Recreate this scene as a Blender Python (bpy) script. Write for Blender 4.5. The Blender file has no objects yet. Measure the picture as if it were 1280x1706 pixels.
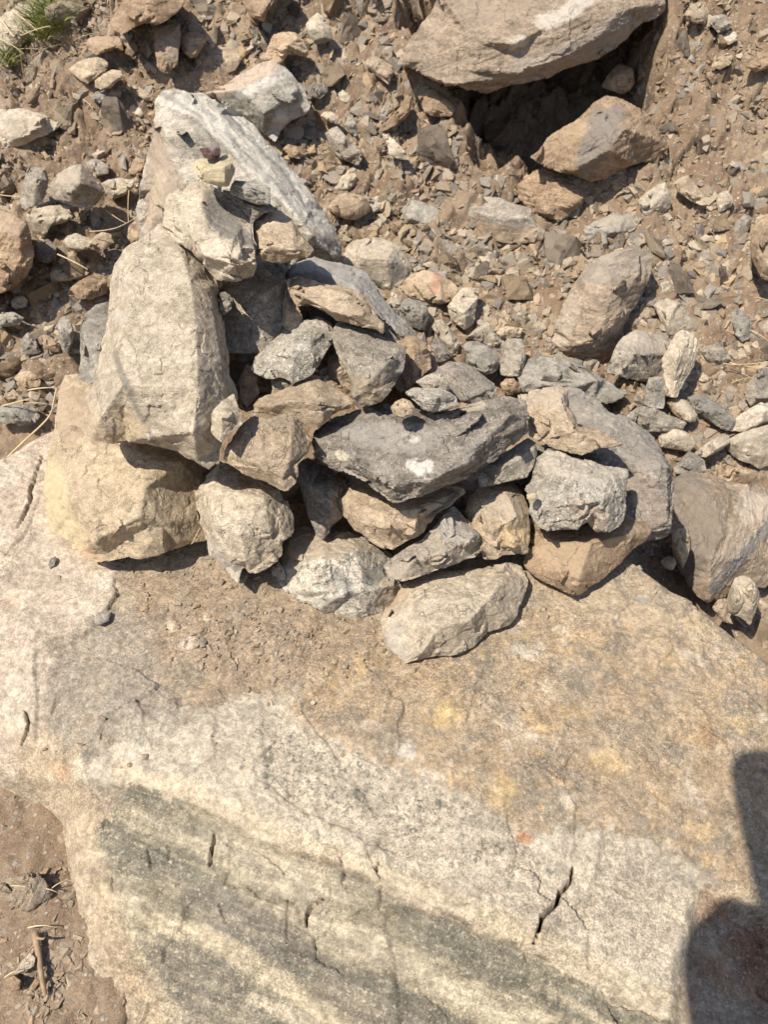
import bpy, bmesh, math, random
import numpy as np
from mathutils import Vector, Matrix, geometry
from mathutils.bvhtree import BVHTree

# ------------------------------------------------------------------ camera, world, sun, exposure
SC = bpy.context.scene
COL = SC.collection
CZ = 1.35                      # camera height
PITCH = math.radians(40)
FP = 1290.0                    # focal length in photograph pixels
cp, sp = math.cos(PITCH), math.sin(PITCH)

cam = bpy.data.cameras.new('camera')
cam_o = bpy.data.objects.new('camera', cam)
COL.objects.link(cam_o)
cam_o.location = (0, 0, CZ)
cam_o.rotation_euler = (math.radians(90) - PITCH, 0, 0)
cam.sensor_fit = 'HORIZONTAL'
cam.sensor_width = 36
cam.lens = 36 * FP / 1280
cam.clip_start = 0.02
cam.clip_end = 200
cam.dof.use_dof = True
cam.dof.focus_distance = 1.08
cam.dof.aperture_fstop = 13
SC.camera = cam_o

SUN_TO = Vector((-0.50, -0.42, 1.0)).normalized()      # direction towards the sun
w = bpy.data.worlds.new('World'); SC.world = w; w.use_nodes = True
nt = w.node_tree
bgn = nt.nodes['Background']
sky = nt.nodes.new('ShaderNodeTexSky'); sky.sky_type = 'NISHITA'; sky.sun_disc = False
sky.sun_elevation = math.asin(SUN_TO.z)
sky.sun_rotation = math.atan2(SUN_TO.x, SUN_TO.y)
nt.links.new(sky.outputs[0], bgn.inputs[0]); bgn.inputs[1].default_value = 0.105
sl = bpy.data.lights.new('sun', 'SUN'); sl.energy = 4.6; sl.angle = math.radians(0.53)
sl.color = (1.0, 0.93, 0.81)
so = bpy.data.objects.new('sun', sl); COL.objects.link(so)
so.rotation_euler = SUN_TO.to_track_quat('Z', 'Y').to_euler()
so.location = (-3, -2, 6)
SC.view_settings.view_transform = 'Standard'; SC.view_settings.look = 'None'
SC.view_settings.gamma = 1.0; SC.view_settings.exposure = 0.48
SC.cycles.max_bounces = 5; SC.cycles.diffuse_bounces = 3

# ------------------------------------------------------------------ helpers
def ray(u, v):
    t = (v - 853.0) / FP
    return Vector(((u - 640.0) / FP, cp - t * sp, -sp - t * cp))
def P(u, v, d):
    r = ray(u, v) * d
    return Vector((r.x, r.y, r.z + CZ))
def project(V):                      # world points (n,3) -> photo pixels and depth
    x, y, z = V[:, 0], V[:, 1], V[:, 2] - CZ
    dep = y * cp - z * sp
    up = y * sp + z * cp
    return 640 + FP * x / dep, 853 - FP * up / dep, dep

_R = np.random.RandomState(12345)
_PERM = np.concatenate([_R.permutation(4096)] * 2).astype(np.int32)
_G = _R.normal(size=(4096, 3)); _G = (_G / np.linalg.norm(_G, axis=1)[:, None]).astype(np.float32)
_RND = _R.random_sample((4096, 16)).astype(np.float32)
def _hash(ix, iy, iz, k):
    return _PERM[_PERM[_PERM[(ix + k * 131) & 4095] + (iy & 4095)] + (iz & 4095)]
def gnoise(p, k=0):                  # gradient noise about -1..1
    p = p.astype(np.float32)
    i = np.floor(p); f = p - i
    i = i.astype(np.int32)
    w = f * f * f * (f * (f * 6 - 15) + 10)
    out = np.zeros(len(p), np.float32)
    fx, fy, fz = f.T.copy(); wx, wy, wz = w.T.copy()
    for dx in (0, 1):
        px_ = _PERM[(i[:, 0] + dx + k * 131) & 4095]; wX = wx if dx else 1 - wx
        for dy in (0, 1):
            py_ = _PERM[px_ + ((i[:, 1] + dy) & 4095)]; wXY = wX * (wy if dy else 1 - wy)
            for dz in (0, 1):
                g = _G[_PERM[py_ + ((i[:, 2] + dz) & 4095)]]
                out += ((fx - dx) * g[:, 0] + (fy - dy) * g[:, 1] + (fz - dz) * g[:, 2]) * wXY * (wz if dz else 1 - wz)
    return out * 1.6
def fbm(p, scale, octv=4, k=0, gain=0.5, ridged=False):
    q = p / scale; a = 1.0; out = np.zeros(len(p)); tot = 0
    for o in range(octv):
        n = gnoise(q, k + o * 13)
        if ridged: n = 1 - 2 * np.abs(n)
        out += a * n; tot += a
        a *= gain; q = q * 2.03 + 17.3
    return out / tot
def cells(p, scale, k=0):            # Worley cells: (random tilt height, F2-F1, cell random)
    q = (p / scale).astype(np.float32)
    b = np.floor(q).astype(np.int32)
    n = len(q)
    f1 = np.full(n, 9.0, np.float32); f2 = np.full(n, 9.0, np.float32); val = np.zeros(n, np.float32); rnd = np.zeros(n, np.float32)
    for dx in (-1, 0, 1):
        for dy in (-1, 0, 1):
            for dz in (-1, 0, 1):
                cx, cy, cz = b[:, 0] + dx, b[:, 1] + dy, b[:, 2] + dz
                R = _RND[_hash(cx, cy, cz, k)]
                ox = q[:, 0] - (cx + R[:, 0]); oy = q[:, 1] - (cy + R[:, 1]); oz = q[:, 2] - (cz + R[:, 2])
                d = np.sqrt(ox * ox + oy * oy + oz * oz)
                m = d < f1
                f2 = np.where(m, f1, np.minimum(f2, d)); f1 = np.where(m, d, f1)
                g = ox * (R[:, 3] * 2 - 1) + oy * (R[:, 4] * 2 - 1) + oz * (R[:, 5] * 2 - 1)
                val = np.where(m, g + (R[:, 6] - .5) * .6, val)
                rnd = np.where(m, R[:, 7], rnd)
    return val, f2 - f1, rnd
def sstep(a, b, x):
    t = np.clip((x - a) / (b - a), 0, 1); return t * t * (3 - 2 * t)
def seg_dist(U, V, pts):             # distance in pixels to a polyline
    best = np.full(len(U), 1e9)
    for (x0, y0), (x1, y1) in zip(pts[:-1], pts[1:]):
        dx, dy = x1 - x0, y1 - y0
        t = np.clip(((U - x0) * dx + (V - y0) * dy) / (dx * dx + dy * dy + 1e-9), 0, 1)
        best = np.minimum(best, np.hypot(U - x0 - t * dx, V - y0 - t * dy))
    return best
def poly_sd(U, V, pts):              # signed distance in pixels, positive inside
    ins = np.zeros(len(U), bool); n = len(pts)
    for i in range(n):
        x0, y0 = pts[i]; x1, y1 = pts[(i + 1) % n]
        if y0 == y1: continue
        c = ((y0 > V) != (y1 > V)) & (U < (x1 - x0) * (V - y0) / (y1 - y0) + x0)
        ins ^= c
    d = seg_dist(U, V, list(pts) + [pts[0]])
    return np.where(ins, d, -d)

def tag(o, label=None, cat=None, group=None, kind=None):
    if label: o['label'] = label
    if cat: o['category'] = cat
    if group: o['group'] = group
    if kind: o['kind'] = kind
    return o
def mesh_np(name, V, F4, smooth=True):
    """V (n,3); F4 (m,4) quads or (m,3) tris"""
    me = bpy.data.meshes.new(name)
    k = F4.shape[1]
    me.vertices.add(len(V)); me.vertices.foreach_set('co', V.astype(np.float32).ravel())
    me.loops.add(F4.size); me.loops.foreach_set('vertex_index', F4.astype(np.int32).ravel())
    me.polygons.add(len(F4)); me.polygons.foreach_set('loop_start', np.arange(0, F4.size, k, dtype=np.int32))
    me.polygons.foreach_set('use_smooth', np.full(len(F4), smooth))
    me.update(calc_edges=True); me.validate()
    return me
def set_col(me, name, C):
    a = me.color_attributes.new(name, 'FLOAT_COLOR', 'POINT')
    c4 = np.ones((len(C), 4), np.float32); c4[:, :C.shape[1]] = C
    a.data.foreach_set('color', c4.ravel())
def link(name, me, mat=None, parent=None, loc=None):
    o = bpy.data.objects.new(name, me); COL.objects.link(o)
    if mat is not None: me.materials.append(mat)
    if parent: o.parent = parent
    if loc is not None: o.location = loc
    return o

# ------------------------------------------------------------------ materials
class NT:
    def __init__(s, mat):
        s.t = mat.node_tree; s.n = s.t.nodes; s.l = s.t.links
    def new(s, typ, **kw):
        n = s.n.new(typ)
        for k, v in kw.items(): setattr(n, k, v)
        return n
    def put(s, sock, v):
        if hasattr(v, 'default_value') or hasattr(v, 'links'): s.l.new(v, sock)
        else: sock.default_value = v
    def noise(s, vec, scale, detail=5, rough=.55, dist=0.0):
        n = s.new('ShaderNodeTexNoise'); s.l.new(vec, n.inputs['Vector'])
        n.inputs['Scale'].default_value = scale; n.inputs['Detail'].default_value = detail
        n.inputs['Roughness'].default_value = rough; n.inputs['Distortion'].default_value = dist
        return n.outputs['Fac']
    def ramp(s, fac, a, b):
        n = s.new('ShaderNodeMapRange', interpolation_type='SMOOTHSTEP'); s.put(n.inputs[0], fac)
        n.inputs[1].default_value = a; n.inputs[2].default_value = b
        return n.outputs[0]
    def mix(s, fac, a, b, mode='MIX'):
        n = s.new('ShaderNodeMix', data_type='RGBA', blend_type=mode)
        s.put(n.inputs[0], fac)
        for sock, v in ((n.inputs[6], a), (n.inputs[7], b)):
            if isinstance(v, tuple): sock.default_value = (*v[:3], 1)
            else: s.l.new(v, sock)
        return n.outputs[2]
    def math(s, op, a, b=0.0):
        n = s.new('ShaderNodeMath', operation=op); s.put(n.inputs[0], a); s.put(n.inputs[1], b); return n.outputs[0]
    def mapping(s, vec, scale=(1, 1, 1), rot=(0, 0, 0)):
        n = s.new('ShaderNodeMapping'); s.l.new(vec, n.inputs[0])
        n.inputs['Scale'].default_value = scale; n.inputs['Rotation'].default_value = rot
        return n.outputs[0]
    def bump(s, h, strength, dist, prev=None):
        n = s.new('ShaderNodeBump'); s.l.new(h, n.inputs['Height'])
        n.inputs['Strength'].default_value = strength; n.inputs['Distance'].default_value = dist
        if prev is not None: s.l.new(prev, n.inputs['Normal'])
        return n.outputs[0]
def facet(t, vec, scale, warp=.25):
    """height of little flat chips: each cell of a bent cell pattern is a plane with a tilt of its own"""
    nz = t.new('ShaderNodeTexNoise'); t.l.new(vec, nz.inputs['Vector']); nz.inputs['Scale'].default_value = scale * .8; nz.inputs['Detail'].default_value = 3
    s1 = t.new('ShaderNodeVectorMath', operation='SCALE'); t.l.new(nz.outputs['Color'], s1.inputs[0]); s1.inputs[3].default_value = warp * 2 / scale
    ad = t.new('ShaderNodeVectorMath', operation='ADD'); t.l.new(vec, ad.inputs[0]); t.l.new(s1.outputs[0], ad.inputs[1])
    vo = t.new('ShaderNodeTexVoronoi', feature='F1'); vo.inputs['Scale'].default_value = scale; t.l.new(ad.outputs[0], vo.inputs['Vector'])
    d = t.new('ShaderNodeVectorMath', operation='SUBTRACT'); t.l.new(ad.outputs[0], d.inputs[0]); t.l.new(vo.outputs['Position'], d.inputs[1])
    c = t.new('ShaderNodeVectorMath', operation='SUBTRACT'); t.l.new(vo.outputs['Color'], c.inputs[0]); c.inputs[1].default_value = (.5, .5, .5)
    dp = t.new('ShaderNodeVectorMath', operation='DOT_PRODUCT'); t.l.new(d.outputs[0], dp.inputs[0]); t.l.new(c.outputs[0], dp.inputs[1])
    return t.math('MULTIPLY', dp.outputs['Value'], scale)
def newmat(name):
    m = bpy.data.materials.new(name); m.use_nodes = True
    t = NT(m); b = t.n['Principled BSDF']; b.inputs['Roughness'].default_value = .9
    b.inputs['Specular IOR Level'].default_value = .25
    return m, t, b

def rock_mat(name, c1, c2, c3, speck=.35, light=.3, stripe=.25, stripe_rot=(0.5, 0.3, 0), stripe_scale=14, vary=.25, tint=True,
             grain=260, bump=1.0):
    m, t, b = newmat(name)
    tc = t.new('ShaderNodeTexCoord'); oi = t.new('ShaderNodeObjectInfo')
    off = t.new('ShaderNodeVectorMath', operation='SCALE'); cmb = t.new('ShaderNodeCombineXYZ')
    t.l.new(oi.outputs['Random'], cmb.inputs[0]); t.l.new(oi.outputs['Random'], cmb.inputs[2])
    t.l.new(cmb.outputs[0], off.inputs[0]); off.inputs[3].default_value = 37.0
    add = t.new('ShaderNodeVectorMath', operation='ADD'); t.l.new(tc.outputs['Object'], add.inputs[0]); t.l.new(off.outputs[0], add.inputs[1])
    vec = add.outputs[0]
    big = t.ramp(t.noise(vec, 11, 6, .6, .6), .35, .65)
    col = t.mix(big, c1, c2)
    mid = t.ramp(t.noise(vec, 38, 7, .65, .4), .50, .66)
    col = t.mix(t.math('MULTIPLY', mid, .75), col, c3)
    sv = t.mapping(vec, (1.0, 1.0, 6.0), stripe_rot)
    st = t.noise(sv, stripe_scale, 6, .65, .5)
    col = t.mix(stripe, col, t.mix(t.ramp(st, .38, .62), tuple(x * .55 for x in c1), tuple(min(.85, x * 1.5) for x in c2)))
    g1 = t.noise(vec, grain, 3, .7)
    col = t.mix(t.math('MULTIPLY', t.ramp(g1, .52, .66), speck), col, tuple(x * .30 for x in c1))
    g2 = t.noise(t.mapping(vec, (1.1, 1, 1), (0.4, 1, 2)), grain * .8, 4, .7)
    col = t.mix(t.math('MULTIPLY', t.ramp(g2, .54, .70), light), col, tuple(min(.8, x * 1.9 + .04) for x in c2))
    g3 = t.noise(vec, grain * 3.2, 2, .7)
    col = t.mix(.75, col, t.mix(t.ramp(g3, .35, .66), (.62, .6, .58), (1.35, 1.33, 1.3)), 'MULTIPLY')
    col = t.mix(.6, col, t.mix(t.ramp(t.noise(vec, 95, 6, .75, .3), .36, .64), (.66, .64, .62), (1.28, 1.26, 1.24)), 'MULTIPLY')
    if tint:
        at = t.new('ShaderNodeAttribute', attribute_name='tint')
        f = t.math('MULTIPLY', at.outputs['Alpha'], t.ramp(g1, .70, .40))
        fm = t.new('ShaderNodeMix', data_type='FLOAT'); fm.inputs[0].default_value = .65
        t.l.new(f, fm.inputs[2]); t.l.new(at.outputs['Alpha'], fm.inputs[3])
        col = t.mix(fm.outputs[0], col, at.outputs['Color'])
    hs = t.new('ShaderNodeHueSaturation'); hs.inputs['Saturation'].default_value = .95
    t.l.new(col, hs.inputs['Color'])
    t.l.new(t.math('ADD', t.math('MULTIPLY', oi.outputs['Random'], vary), 1 - vary * .5), hs.inputs['Value'])
    t.l.new(hs.outputs[0], b.inputs['Base Color'])
    n = t.bump(facet(t, vec, 34), .45 * bump, .004)
    n = t.bump(facet(t, vec, 120), .6 * bump, .0018, n)
    n = t.bump(t.noise(vec, 110, 10, .78, .2), .6 * bump, .0028, n)
    n = t.bump(t.noise(sv, 40, 6, .65), .45 * bump, .004, n)
    n = t.bump(t.noise(vec, 330, 4, .75), .8 * bump, .0016, n)
    cn = t.noise(vec, 9, 5, .6, .8)
    ln = t.math('ABSOLUTE', t.math('SUBTRACT', cn, .5))
    msk = t.math('MULTIPLY', t.ramp(ln, .008, 0), t.ramp(t.noise(vec, 16, 2), .5, .6))
    n = t.bump(t.math('MULTIPLY', msk, -1.0), .8 * bump, .003, n)
    t.l.new(n, b.inputs['Normal'])
    return m
M = {}
M['tan'] = rock_mat('tan stone', (.36, .275, .19), (.45, .36, .255), (.30, .23, .165), speck=.35, light=.3, stripe=.2)
M['pale'] = rock_mat('pale stone', (.43, .36, .265), (.51, .435, .335), (.33, .27, .20), speck=.32, light=.35, stripe=.22)
M['grey'] = rock_mat('grey stone', (.27, .235, .19), (.37, .325, .265), (.205, .18, .15), speck=.5, light=.5, stripe=.3)
M['speck'] = rock_mat('speckled grey stone', (.31, .28, .23), (.45, .41, .345), (.19, .175, .15), speck=.75, light=.65, stripe=.2, grain=190)
M['dark'] = rock_mat('dark grey stone', (.175, .153, .128), (.26, .23, .195), (.125, .11, .094), speck=.5, light=.6, stripe=.35, stripe_scale=22)
M['slate'] = rock_mat('blue grey stone', (.235, .215, .18), (.33, .305, .26), (.17, .158, .135), speck=.3, light=.3, stripe=.3)
M['yellow'] = rock_mat('yellow tan stone', (.40, .315, .21), (.47, .38, .265), (.32, .25, .17), speck=.25, light=.25, stripe=.15)
M['granite'] = rock_mat('granite stone', (.40, .36, .29), (.56, .51, .42), (.20, .185, .155), speck=.85, light=.6, stripe=.15, grain=120)
M['brown'] = rock_mat('brown stone', (.275, .19, .12), (.36, .26, .17), (.20, .14, .095), speck=.35, light=.2, stripe=.3)
M['orange'] = rock_mat('orange tan stone', (.37, .265, .17), (.44, .335, .23), (.28, .195, .125), speck=.3, light=.3, stripe=.2)
M['dusty'] = rock_mat('dusty brown grey stone', (.265, .205, .148), (.33, .26, .19), (.20, .155, .115), speck=.3, light=.3, stripe=.35)
M['white'] = rock_mat('cream stone', (.44, .37, .28), (.52, .45, .355), (.36, .29, .21), speck=.2, light=.3, stripe=.2)
M['band'] = rock_mat('banded grey stone', (.36, .32, .26), (.45, .405, .335), (.25, .225, .19), speck=.35, light=.3, stripe=.6, stripe_rot=(.9, .5, 0), stripe_scale=6)
M['maroon'] = rock_mat('maroon stone', (.085, .045, .04), (.14, .08, .07), (.06, .035, .03), speck=.3, light=.2, stripe=.2)
# the small loose stones share one material whose colour changes from stone to stone
def scree_mat():
    m, t, b = newmat('loose stone')
    tc = t.new('ShaderNodeTexCoord'); oi = t.new('ShaderNodeObjectInfo'); vec = tc.outputs['Object']
    cr = t.new('ShaderNodeValToRGB'); e = cr.color_ramp; e.interpolation = 'CONSTANT'
    cols = [(.36, .28, .19), (.25, .22, .18), (.46, .39, .29), (.31, .235, .16), (.20, .175, .15), (.40, .33, .24), (.31, .275, .225), (.41, .29, .175), (.52, .45, .35), (.28, .24, .195), (.34, .27, .2), (.235, .215, .18)]
    e.elements[0].color = (*cols[0], 1)
    e.elements[1].position = 1 / 12; e.elements[1].color = (*cols[1], 1)
    for i in range(2, 12):
        q = e.elements.new(i / 12); q.color = (*cols[i], 1)
    t.l.new(oi.outputs['Random'], cr.inputs[0])
    add = t.new('ShaderNodeVectorMath', operation='ADD'); t.l.new(vec, add.inputs[0]); t.l.new(oi.outputs['Location'], add.inputs[1]); vec = add.outputs[0]
    n1 = t.noise(vec, 60, 6, .65, .5); n2 = t.noise(vec, 300, 4, .7)
    col = t.mix(t.ramp(n1, .3, .7), t.mix(1, cr.outputs[0], (.62, .60, .58), 'MULTIPLY'), t.mix(1, cr.outputs[0], (1.12, 1.10, 1.07), 'MULTIPLY'))
    col = t.mix(.6, col, t.mix(t.ramp(n2, .35, .65), (.6, .58, .56), (1.3, 1.3, 1.3)), 'MULTIPLY')
    col = t.mix(t.math('MULTIPLY', t.ramp(t.noise(vec, 25, 5), .42, .60), .7), col, (.29, .21, .14))
    t.l.new(col, b.inputs['Base Color'])
    n = t.bump(facet(t, tc.outputs['Object'], 2.6), .8, .1); n = t.bump(t.noise(vec, 80, 7, .7), .7, .005, n); n = t.bump(n2, .5, .0012, n); t.l.new(n, b.inputs['Normal'])
    return m
M['scree'] = scree_mat()
def dirt_mat():
    m, t, b = newmat('dry earth')
    tc = t.new('ShaderNodeTexCoord'); vec = tc.outputs['Object']
    col = t.mix(t.ramp(t.noise(vec, 3.2, 6, .6, .4), .35, .65), (.235, .162, .105), (.325, .24, .163))
    col = t.mix(t.math('MULTIPLY', t.ramp(t.noise(vec, 17, 6, .7), .5, .66), .7), col, (.185, .123, .078))
    col = t.mix(t.math('MULTIPLY', t.ramp(t.noise(vec, 95, 5, .7), .52, .68), .5), col, (.40, .315, .23))
    vo = t.new('ShaderNodeTexVoronoi'); vo.inputs['Scale'].default_value = 150; t.l.new(vec, vo.inputs['Vector'])
    bw = t.new('ShaderNodeSeparateColor'); t.l.new(vo.outputs['Color'], bw.inputs[0])
    spk = t.math('MULTIPLY', t.ramp(bw.outputs[0], .80, .84), t.ramp(vo.outputs['Distance'], .5, .3))
    col = t.mix(spk, col, t.mix(bw.outputs[1], (.24, .22, .2), (.52, .45, .35)))
    col = t.mix(.5, col, t.mix(t.ramp(t.noise(vec, 420, 3, .7), .35, .65), (.6, .58, .55), (1.3, 1.3, 1.3)), 'MULTIPLY')
    t.l.new(col, b.inputs['Base Color'])
    n = t.bump(t.noise(vec, 45, 9, .7), .8, .012); n = t.bump(t.noise(vec, 260, 4, .7), .7, .003, n)
    n = t.bump(spk, .5, .002, n)
    t.l.new(n, b.inputs['Normal'])
    return m
M['dirt'] = dirt_mat()
def boulder_mat():
    m, t, b = newmat('weathered boulder')
    tc = t.new('ShaderNodeTexCoord'); vec = tc.outputs['Object']
    at = t.new('ShaderNodeAttribute', attribute_name='col'); col = at.outputs['Color']
    ft = t.new('ShaderNodeAttribute', attribute_name='feat')     # r speckle, g foliation, b roughness of the face
    sp_ = t.new('ShaderNodeSeparateColor'); t.l.new(ft.outputs['Color'], sp_.inputs[0])
    g1 = t.noise(vec, 150, 4, .72, .3); g2 = t.noise(vec, 420, 3, .75); g3 = t.noise(vec, 38, 8, .75, .6); g4 = t.noise(vec, 120, 6, .78, .4)
    col = t.mix(.65, col, t.mix(t.ramp(g3, .36, .64), (.70, .68, .66), (1.26, 1.24, 1.22)), 'MULTIPLY')
    col = t.mix(.75, col, t.mix(t.ramp(g4, .38, .62), (.66, .65, .63), (1.28, 1.26, 1.23)), 'MULTIPLY')
    col = t.mix(t.math('ADD', t.math('MULTIPLY', t.ramp(t.noise(vec, 7, 4, .6, .5), .38, .62), .65), .25), col, t.mix(t.ramp(g2, .36, .64), (.66, .65, .64), (1.34, 1.32, 1.28)), 'MULTIPLY')
    col = t.mix(t.math('MULTIPLY', t.ramp(g1, .53, .64), t.math('ADD', t.math('MULTIPLY', sp_.outputs[0], .75), .1)), col, (.125, .12, .095))
    col = t.mix(t.math('MULTIPLY', t.ramp(t.noise(vec, 62, 7, .8, .5), .54, .60), t.math('MULTIPLY', sp_.outputs[0], .75)), col, (.13, .135, .105))
    col = t.mix(t.math('MULTIPLY', t.ramp(t.noise(vec, 210, 4, .75, .2), .55, .66), .5), col, (.66, .56, .43))
    col = t.mix(t.math('MULTIPLY', t.ramp(t.noise(vec, 75, 8, .8, .6), .54, .64), t.math('MULTIPLY', sp_.outputs[2], .7)), col, (.52, .345, .16))
    fv = t.mapping(vec, (1, 1, 1), (0, 0, math.radians(20)))
    fv = t.mapping(fv, (1.0, 7.0, 7.0))
    f1 = t.noise(fv, 11, 10, .75, .4)
    col = t.mix(t.math('MULTIPLY', sp_.outputs[1], .5), col, t.mix(t.ramp(f1, .40, .60), (.60, .60, .585), (1.34, 1.31, 1.26)), 'MULTIPLY')
    t.l.new(col, b.inputs['Base Color'])
    n = t.bump(facet(t, vec, 26, .4), .55, .005)
    n = t.bump(facet(t, vec, 75, .4), .7, .0024, n)
    n = t.bump(t.noise(vec, 32, 12, .74, .3), .65, .008, n)
    n = t.bump(t.noise(vec, 260, 5, .78), .85, .002, n)
    n = t.bump(t.noise(fv, 30, 7, .68), .35, .004, n)
    t.l.new(n, b.inputs['Normal'])
    return m
M['boulder'] = boulder_mat()
def plain_mat(name, c, rough=.8, c2=None, scale=60, sss=0):
    m, t, b = newmat(name); tc = t.new('ShaderNodeTexCoord')
    n = t.noise(tc.outputs['Object'], scale, 5, .6)
    t.l.new(t.mix(t.ramp(n, .3, .7), c, c2 or tuple(x * 1.3 for x in c)), b.inputs['Base Color'])
    b.inputs['Roughness'].default_value = rough
    t.l.new(t.bump(n, .3, .002), b.inputs['Normal'])
    return m
M['grass'] = plain_mat('green grass', (.11, .155, .035), .6, (.30, .30, .10), 25)
M['straw'] = plain_mat('dry straw', (.50, .38, .20), .8, (.62, .50, .30), 40)
M['twig'] = plain_mat('dry twig', (.26, .18, .11), .9, (.36, .26, .17), 120)
# ------------------------------------------------------------------ ground: one sheet, flat round the boulder, then the earth bank
def z_base(x, y):
    def sp_(a, w): return w * np.logaddexp(0, a / w)
    zf = -1.35
    z = zf + .577 * sp_(y - .76, .05) + .45 * sp_(y - (2.05 - .10 * x), .08)
    z = z - .55 * sp_(y - 5.0, .3)
    mound = -.935 + .05 * (y - .54) + .17 * np.minimum(0, y - .54) - 2.0 * np.maximum(0, x + .30) - 1.1 * np.maximum(0, y - .85)
    mound = np.where(y > -1.5, mound, -9)
    z = np.maximum(z, mound)
    return z + CZ
def ground_pts(x, y, fine=True):
    Z = z_base(x, y)
    q = np.stack([x, y, np.zeros_like(x)], 1)
    D = .06 * fbm(q, .8, 3, 5) + .035 * fbm(q, .22, 4, 9, .6)
    wq = q + .05 * np.stack([fbm(q, .12, 3, 43), fbm(q, .12, 3, 44), 0 * x], 1)
    D += .02 * cells(wq, .16, 45)[0] * sstep(.8, 1.3, y)
    e = ((x - .41) / .33) ** 2 + ((y - 2.34) / .32) ** 2
    cave = 1 - sstep(.3, 1.25, e + .7 * fbm(q, .14, 4, 3))
    D += .030 * sstep(1.6, 2.0, y) * fbm(q, .16, 5, 46, .62, True) + .02 * sstep(1.6, 2.0, y) * cells(wq + 3, .10, 50)[0]
    D -= .29 * cave
    # soil mound left of the hollow
    D += .07 * np.exp(-(((x - .22) / .13) ** 2 + ((y - 2.12) / .16) ** 2))
    if fine:
        q3 = np.stack([x, y, Z], 1)
        rough = .6 + .6 * sstep(-.2, .4, fbm(q, .5, 2, 31))
        D += rough * (.016 * fbm(q3, .08, 5, 21, .62) + .007 * fbm(q3, .025, 3, 22, .6, True))
        D += rough * .010 * cells(q3 + .02 * np.stack([fbm(q3, .05, 2, 47), fbm(q3, .05, 2, 48), 0 * x], 1), .07, 49)[0] * sstep(.6, 1.1, y)
        c1, e1, r1 = cells(q3 + .02 * np.stack([fbm(q3, .05, 2, 41), fbm(q3, .05, 2, 42), 0 * x], 1), .035, 7)
        D += rough * .006 * sstep(0, .5, e1) * r1
        c2, e2, r2 = cells(q3, .014, 9)
        D += .003 * sstep(0, .4, e2) * (r2 > .45) * r2
        D += cave * .06 * fbm(q3, .12, 4, 77, .6, True)
    n = np.array([0, -.55, .835])
    return np.stack([x, y + D * n[1] * sstep(.5, 1.2, y), Z + D], 1)
def axis(a, b, lo, hi, st, big):
    mid = np.arange(a, b + st, st)
    g = 1.18
    out = []; p = a; s = st
    while p > lo: s = min(s * g, big); p -= s; out.append(p)
    left = out[::-1]; out = []; p = mid[-1]; s = st
    while p < hi: s = min(s * g, big); p += s; out.append(p)
    return np.concatenate([left, mid, out])
xs = axis(-1.05, 1.15, -30, 30, .0046, 1.5); ys = axis(.02, 3.0, -30, 40, .0046, 1.5)
X, Y = np.meshgrid(xs, ys)
GV = ground_pts(X.ravel(), Y.ravel())
# the boulder hides the middle of the sheet: no need to treat it apart
nx, ny = len(xs), len(ys)
I = np.arange(nx * ny).reshape(ny, nx)
F = np.stack([I[:-1, :-1], I[:-1, 1:], I[1:, 1:], I[1:, :-1]], -1).reshape(-1, 4)
g = link('ground', mesh_np('ground', GV, F), M['dirt']); tag(g, kind='structure')
xc = np.arange(-1.6, 1.7, .02); yc = np.arange(-.6, 3.6, .02)
Xc, Yc = np.meshgrid(xc, yc); CV = ground_pts(Xc.ravel(), Yc.ravel(), False)
Ic = np.arange(len(xc) * len(yc)).reshape(len(yc), len(xc))
Fc = np.stack([Ic[:-1, :-1], Ic[:-1, 1:], Ic[1:, 1:], Ic[1:, :-1]], -1).reshape(-1, 4)
BVH = BVHTree.FromPolygons([Vector(v) for v in CV], [tuple(int(i) for i in f) for f in Fc])
def ground_hit(u, v):
    r = ray(u, v).normalized()
    h = BVH.ray_cast(Vector((0, 0, CZ)), r)
    return h
def ground_depth(u, v, default=1.9):
    h = ground_hit(u, v)
    if h[0] is None: return default
    p = h[0]
    return p.y * cp - (p.z - CZ) * sp

# ------------------------------------------------------------------ the big flat boulder under the cairn
def smin(a, b, k):
    h = np.clip(.5 + .5 * (b - a) / k, 0, 1)
    return b * (1 - h) + a * h - k * h * (1 - h)
def boulder_z(x, y):
    q = np.stack([x, y, 0 * x], 1)
    wx = x + .012 * fbm(q, .16, 3, 51); wy = y + .012 * fbm(q, .16, 3, 52)
    top = -.83 + .14 * (wy - .73) - .03 * wx
    top = top - .05 * sstep(0, .5, wx - .15) * sstep(.62, .35, wy)      # sags to the right front
    def side(px, py, nx_, ny_, tan):
        l = math.hypot(nx_, ny_); nx_ /= l; ny_ /= l
        zt = -.83 + .14 * (py - .73) - .03 * px
        return zt - tan * ((wx - px) * nx_ + (wy - py) * ny_)
    z = smin(top, side(-.013, .398, -.343, -.939, .72), .03)
    z = smin(z, np.maximum(side(-.372, .505, -.878, -.478, 2.4), side(-.455, .585, -.443, -.896, 2.0)), .03)
    z = smin(z, side(-.62, .64, -.8, -.6, 1.5), .04)
    z = smin(z, side(.462, .775, .8, .6, 2.4), .02)
    z = smin(z, side(.78, .45, 1, -.1, 1.5), .04)
    z = smin(z, side(-.1, 1.02, .27, .96, 2.0), .03)
    z = smin(z, side(-.61, 1.10, -.86, .5, 1.6), .03)
    z = smin(z, side(-.83, 1.0, -1, -.1, 1.6), .03)
    return z + CZ
bs = .0020
bx = np.concatenate([np.arange(-1.12, -.68, .008), np.arange(-.68, .62, bs), np.arange(.62, 1.12, .008)]); by = np.concatenate([np.arange(-.05, .16, .006), np.arange(.16, 1.2, bs), np.arange(1.2, 1.42, .006)])
X, Y = np.meshgrid(bx, by); x = X.ravel(); y = Y.ravel()
_m = (x > -1.0) & (x < .9)
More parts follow.
